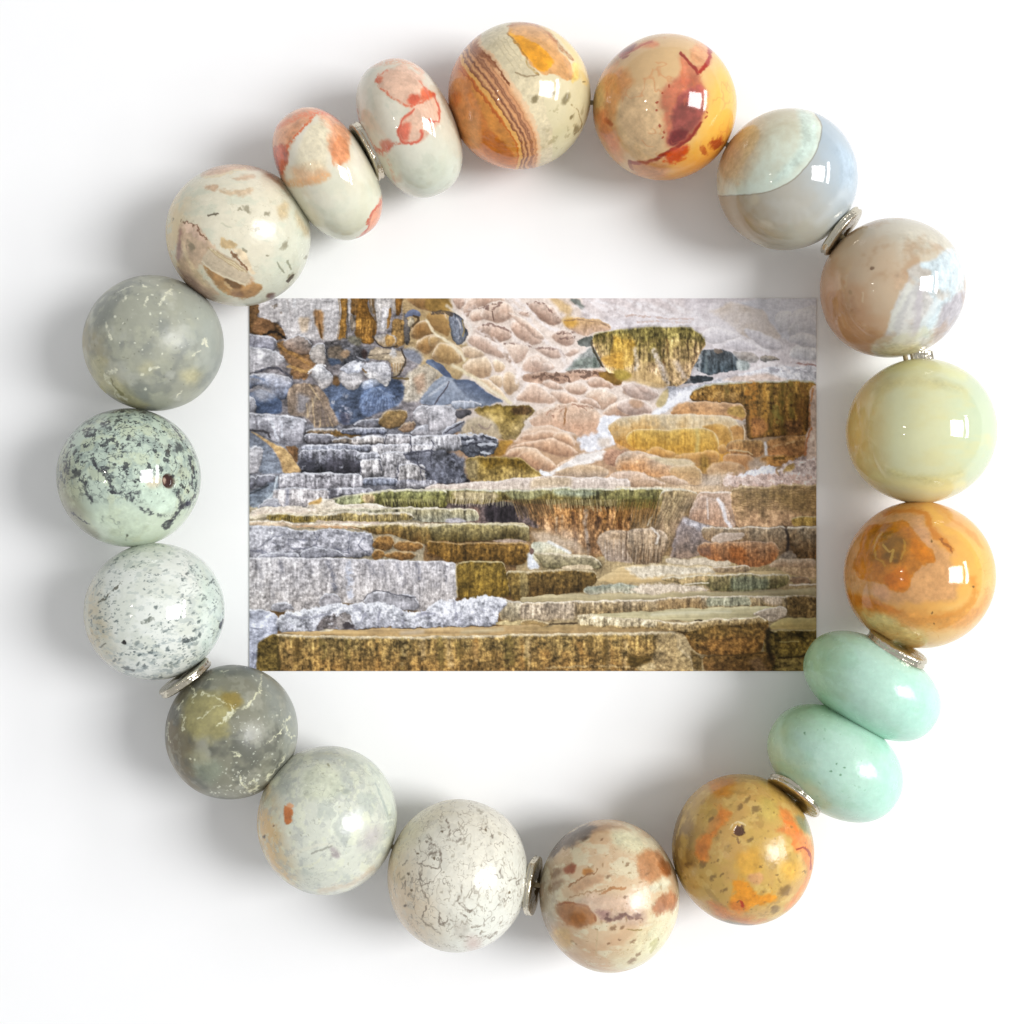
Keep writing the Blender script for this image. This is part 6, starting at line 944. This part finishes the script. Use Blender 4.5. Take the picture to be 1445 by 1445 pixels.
# pools, right
for st, c0, c1 in (('340,130 500,60 700,60 1000,70 1100,90 1420,90 1420,130 660,140 450,150', (214, 184, 132), (200, 166, 112)), ('-20,212 200,200 600,198 900,190 1420,170 1420,208 860,212 600,228 -20,238', (190, 174, 134), (166, 150, 110))):
    v.poly('I', st, c0, c1, so=1, mo=.07, gr=.04, ht=.9)
v.poly('I', '480,70 640,60 900,70 930,100 700,110 560,130', (218, 206, 186), al=.8, so=3, gr=.16, wf=3); v.poly('I', '690,30 820,28 1000,40 1000,60 900,64 690,55', (200, 182, 156), so=1.4, gr=.12); v.poly('I', '900,65 1080,62 1098,80 1090,98 930,98', (176, 152, 120), (150, 124, 92), so=.9, stk=.2, gr=.15, lip=(230, 214, 196), lw=1.2)
v.poly('I', '1180,70 1220,30 1300,26 1420,26 1420,72 1300,70', (200, 168, 136), (170, 134, 100), so=1, gr=.12, rim=.3); v.poly('I', '1210,72 1420,66 1420,125 1290,110', (200, 162, 122), so=1.2, gr=.14); v.poly('I', '1290,120 1380,115 1396,150 1300,152', (150, 116, 84), so=1, gr=.16, rim=.3); v.line('I', '1290,158 1420,152', (232, 214, 196), 2, .8)
v.poly('I', '40,0 120,0 360,20 376,70 250,78 100,66', (172, 158, 126), (120, 110, 78), so=1, gr=.2, mo=.14, lip=(222, 206, 178), lw=1.6); v.poly('I', '180,70 240,50 330,60 340,78 190,80', (206, 182, 146), so=1); v.poly('I', '20,20 60,40 80,75 20,78', (206, 210, 220), so=2)
v.poly('I', '290,180 300,160 440,150 560,160 640,180 620,196 300,197', (150, 158, 140), (190, 178, 150), so=1.2, gr=.14, stk=.2, rim=.3, rw=1.5); v.poly('I', '500,180 560,150 760,150 880,170 890,190 600,198', (222, 202, 178), (206, 184, 158), so=1.6, gr=.16, wf=3)
v.poly('I', '650,130 700,112 900,108 1200,102 1285,108 1295,140 1240,170 1100,183 900,183 890,160 780,150', (164, 146, 100), (106, 98, 60), so=.9, stk=.35, gr=.15, mo=.1, lip=(232, 218, 194), lw=1.6); v.poly('I', '1000,120 1180,115 1180,175 1000,180', (124, 136, 116), al=.6, so=4, stk=.35); v.poly('I', '650,125 890,115 890,140 780,148', (196, 160, 112), al=.7, so=2, stk=.3); v.line('I', '780,150 890,148', (230, 216, 196), 1.6, .8)
v.poly('I', '-20,240 300,234 560,226 860,210 1000,206 1420,210 1420,310 1270,310 1260,270 1100,262 860,268 560,285 300,300 120,335 -20,330', (182, 160, 128), (140, 116, 78), so=.9, mo=.12, gr=.2, stk=.34, lip=(238, 224, 202), lw=1.8, pw=.8)
v.poly('I', '880,215 1090,212 1100,258 880,262', (164, 168, 142), al=.75, so=2, stk=.35); v.poly('I', '1150,214 1250,212 1250,260 1180,250', (216, 190, 166), al=.7, so=3, stk=.3); v.poly('I', '1270,215 1420,212 1420,310 1280,310', (124, 96, 52), al=.8, so=3, gr=.3, stk=.2); v.poly('I', '640,225 860,218 860,266 640,276', (150, 116, 72), al=.5, so=4, stk=.4); v.poly('I', '-20,250 250,242 250,320 -20,330', (164, 148, 134), al=.6, so=4, stk=.4)
v.poly('I', '300,300 560,286 860,268 1100,262 1250,266 1180,310 1000,325 600,330 340,310', (200, 188, 144), (184, 170, 126), so=.8, mo=.06, gr=.05, wf=.6, ht=1); v.line('I', '620,300 800,290 1000,285', (216, 210, 176), 4, .6, so=3, wf=1); v.poly('I', '1100,300 1180,275 1250,262 1280,280 1270,310 1200,335', (192, 172, 150), (170, 150, 130), so=1, gr=.12, stk=.2, lip=(234, 220, 204), lw=1.4)
v.poly('I', '1190,350 1270,315 1420,310 1420,368 1190,368', (190, 170, 110), (166, 140, 84), so=.8, gr=.06, ht=1); v.poly('H', '1260,350 1330,340 1445,335 1445,362 1300,362', (196, 172, 120), so=1, gr=.12); v.poly('I', '-20,330 60,322 110,330 125,345 60,358 -20,360', (176, 146, 96), (150, 120, 70), so=1, lip=(222, 200, 160), lw=1.3); v.line('I', '120,345 260,340', (70, 54, 36), 2, .7)
# near water and the long front wall
v.poly('H', '180,405 260,390 480,382 800,376 1280,365 1500,358 1445,412 800,418 400,412', (204, 168, 116), (190, 152, 98), so=.8, mo=.07, gr=.06, wf=.7, ht=1); v.poly('I', '-20,360 260,345 700,370 780,382 400,385 -20,400', (190, 158, 104), (178, 144, 96), so=.8, gr=.06, wf=.7, ht=1); v.line('H', '420,392 620,400', (222, 178, 112), 5, .5, so=3); v.line('H', '800,400 900,390', (196, 180, 160), 6, .5, so=3); v.line('H', '1100,395 1300,380', (206, 196, 160), 5, .4, so=3); v.poly('H', '380,385 440,375 470,385 420,395', (206, 190, 160), so=1)
v.poly('H', '90,460 140,410 180,405 400,412 800,416 1100,412 1500,402 2142,393 2160,395 2170,470 2240,520 2260,640 80,640', (148, 122, 70), (140, 102, 50), wp=1.2, wf=1.4, so=.8, mo=.22, gr=.28, stk=.34, lip=(232, 212, 178), lw=2.8)
v.poly('H', '80,460 130,415 180,410 190,460 190,640 70,640', (112, 92, 44), so=1.5, gr=.3, mo=.2); v.line('H', '185,470 190,600', (60, 50, 26), 4, .6, nz=.3, so=2); v.line('H', '230,440 250,520 250,600', (196, 150, 84), 5, .6, nz=.3, so=2)
for k in range(34):
    rs = rnd(2400 + k); x = 210 + 1900 * rs.rand(); v.line('H', '%g,%g %g,%g' % (x, 430 + 20 * rs.rand(), x + 10 * rs.rand(), 500 + 80 * rs.rand()), ((86, 66, 28), (190, 134, 62), (112, 100, 48), (206, 176, 128))[k % 4], 4 + 6 * rs.rand(), .4, so=3, wf=3, wp=4, nz=.4)
v.line('I', '280,500 400,510 560,495 620,505', (96, 72, 34), 2.4, .6, nz=.4, wf=3); v.line('I', '100,560 400,550 560,560', (206, 178, 128), 3, .5, nz=.5, wf=3); v.poly('I', '500,500 600,500 620,540 560,560 500,545', (92, 72, 30), so=3, wf=3, al=.8); v.poly('I', '640,400 770,385 800,470 860,570 600,575 640,470', (182, 156, 112), al=.7, so=4, gr=.22, wf=3)
v.poly('I', '560,545 620,530 640,575 560,578', (200, 176, 130), al=.7, so=3, gr=.2)
# round basin right of centre
v.poly('I', '860,500 1000,495 1180,480 1225,500 1225,575 880,575', (130, 96, 48), (112, 80, 42), so=1, gr=.26, mo=.2); v.poly('I', '800,470 860,500 870,575 830,575', (120, 96, 54), so=2, gr=.25); v.poly('I', '700,370 770,380 860,360 1180,320 1185,360 1170,420 1150,490 1000,500 870,495 800,460 775,400', (134, 104, 50), (140, 98, 46), so=1, mo=.2, gr=.3, stk=.2)
v.poly('I', '256,320 260,298 300,298 400,312 600,328 740,340 860,325 1000,320 1150,310 1185,335 1150,345 900,360 780,385 640,375 400,360 262,350', (196, 170, 126), (150, 120, 70), so=.8, mo=.1, gr=.26, stk=.3, lip=(238, 218, 184), lw=1.8); v.poly('I', '256,320 262,298 320,300 640,335 640,365 400,355 262,348', (214, 196, 160), al=.7, so=2, stk=.4, gr=.15); v.line('I', '830,327 860,325', (50, 38, 22), 2, .8)
v.poly('I', '860,430 1000,400 1140,420 1120,490 900,495', (164, 112, 52), al=.55, so=6, gr=.3); v.line('I', '860,500 1000,498 1160,488', (70, 54, 30), 2, .6, nz=.3); v.poly('I', '1080,520 1140,510 1180,575 1110,575', (180, 136, 96), al=.6, so=4)
v.poly('I', '1175,360 1200,375 1420,368 1420,600 1200,600 1220,500 1160,480', (96, 78, 34), (128, 104, 52), so=1, mo=.25, gr=.35, stk=.15, lip=(206, 184, 130), lw=1.4); v.line('I', '1185,370 1175,440 1200,520', (44, 34, 22), 6, .7, so=3); v.poly('I', '1230,440 1330,430 1400,450 1360,490 1230,500', (150, 120, 52), al=.7, so=3, gr=.3, wf=3); v.line('I', '1240,432 1330,432', (206, 180, 110), 1.6, .7); v.poly('I', '1230,515 1420,495 1420,580 1230,580', (150, 122, 66), al=.7, so=3, gr=.3); v.line('I', '1230,510 1330,505 1420,490', (56, 42, 20), 2.4, .6, wf=3)
mist = sst(900, 1120, GX + .3 * (421 - GY) + 60 * v.n1) * (1 - sst(462, 530, GY)) * (1 - (GX < 1000) * sst(455, 466, GY)); v.wash((228, 226, 236), mist, .42)
mist = np.exp(-((GX - 960) / 150) ** 2 - ((GY - 470 + .25 * (GX - 960)) / 34) ** 2) * (1 - sst(0, .0001, ((GX > 836) & (GX < 996) & (GY > 461) & (GY < 545)).astype(float))); v.wash((230, 224, 230), mist, .35)
for cx, cy, sx, sy, a in ((1010, 682, 60, 10, .45), (960, 655, 30, 14, .2), (790, 760, 45, 14, .35), (760, 585, 30, 40, .15), (700, 500, 90, 20, .18), (1030, 590, 50, 40, .15)):
    v.wash((222, 206, 192), np.exp(-((GX - cx) / sx) ** 2 - ((GY - cy) / sy) ** 2) * (.8 + .4 * v.n1), a)
# overall crispness of the photograph: fine crevices and grain
def emb(sc, dx, dy, seed, oc=3): return fbm(v.P + np.array([dx, dy]), sc, oc, seed) - fbm(v.P, sc, oc, seed)
flow = sst(540, 600, GX - .3 * (GY - 421) + 20 * v.n1) * (1 - sst(640, 690, GY)); rocky = 1 - sst(-20, 30, GX - (640 - .55 * (GY - 600)) + 25 * v.n1) * (1 - sst(860, 870, GY)) ; front = sst(860, 900, GY)
e1 = emb((11, 8), 1.2, 2.4, 905); e2 = emb((4, 3), .8, 1.3, 906); e3 = emb((5, 14), 1.4, .6, 907)
g = fbm(v.P, 1.7, 2, 901); cr = np.clip(1 - np.abs(fbm(v.P, (15, 8), 4, 902)) / .045, 0, 1) * sst(-.1, .3, fbm(v.P, 40, 2, 904))
wt = np.clip(v.ht, 0, 1); ws = fbm(v.P, (70, 3.2), 3, 909)
v.col *= (1 + .10 * ws * wt)[:, None]
v.col *= 1 + ((1 - .9 * wt) * (.05 * g * (1 - .4 * flow) + e1 * (.12 * rocky * (1 - flow) + .05) + e2 * (.07 * (1 - .8 * flow)) + e3 * (.08 * (1 - rocky) * (1 - flow) + .03) - .14 * cr * rocky * (1 - flow)))[:, None]
lum = v.col.mean(1, keepdims=True); v.col = lum + (v.col - lum) * .76
t_ = np.clip(v.col / 255, 0, 1); v.col = 255 * (t_ + .36 * (t_ - .47) * t_ * (1 - t_) * 2.2) + 5      # the print's own contrast
nxp, nyp = len(gx), len(gy); zt = .022
Xw = (GX - 722.5) / 100 * (1 + D - zt) / D; Yw = (722.5 - GY) / 100 * (1 + D - zt) / D
co = np.stack([Xw, Yw, np.full_like(Xw, zt)], 1); lin = to_lin(v.col)
ii = np.arange(nxp * nyp).reshape(nyp, nxp)
q = np.stack([ii[:-1, :-1].ravel(), ii[1:, :-1].ravel(), ii[1:, 1:].ravel(), ii[:-1, 1:].ravel()], 1)
ring = np.concatenate([ii[0, :], ii[1:, -1], ii[-1, -2::-1], ii[-2:0:-1, 0]]); n0 = len(co); m_ = len(ring)
low = co[ring].copy(); low[:, 2] = .003; co = np.vstack([co, low, low]); lin = np.vstack([lin, np.full((2 * m_, 3), .75)])
top2 = n0 + m_; co[top2:, 2] = zt                                       # a white paper edge, its own row of vertices
k0 = np.arange(m_); k1 = (k0 + 1) % m_
side = np.stack([top2 + k0, top2 + k1, n0 + k1, n0 + k0], 1)
fc = np.vstack([q, side])
me = bpy.data.meshes.new('photo_print'); me.vertices.add(len(co)); me.vertices.foreach_set('co', co.ravel()); me.loops.add(fc.size); me.loops.foreach_set('vertex_index', fc.ravel().astype(np.int32))
me.polygons.add(len(fc)); me.polygons.foreach_set('loop_start', np.arange(0, fc.size, 4, dtype=np.int32)); me.update(calc_edges=True); me.validate(); set_cols(me, lin)
PM = stone_mat('printed_paper', .75, 0, .03, 30, .01, 1.2, .05)
pr = link('photo_print', me, PM); pr['label'] = 'glossy-coloured landscape photo print of rocky mineral terraces and pools, lying inside the bracelet'; pr['category'] = 'photo print'
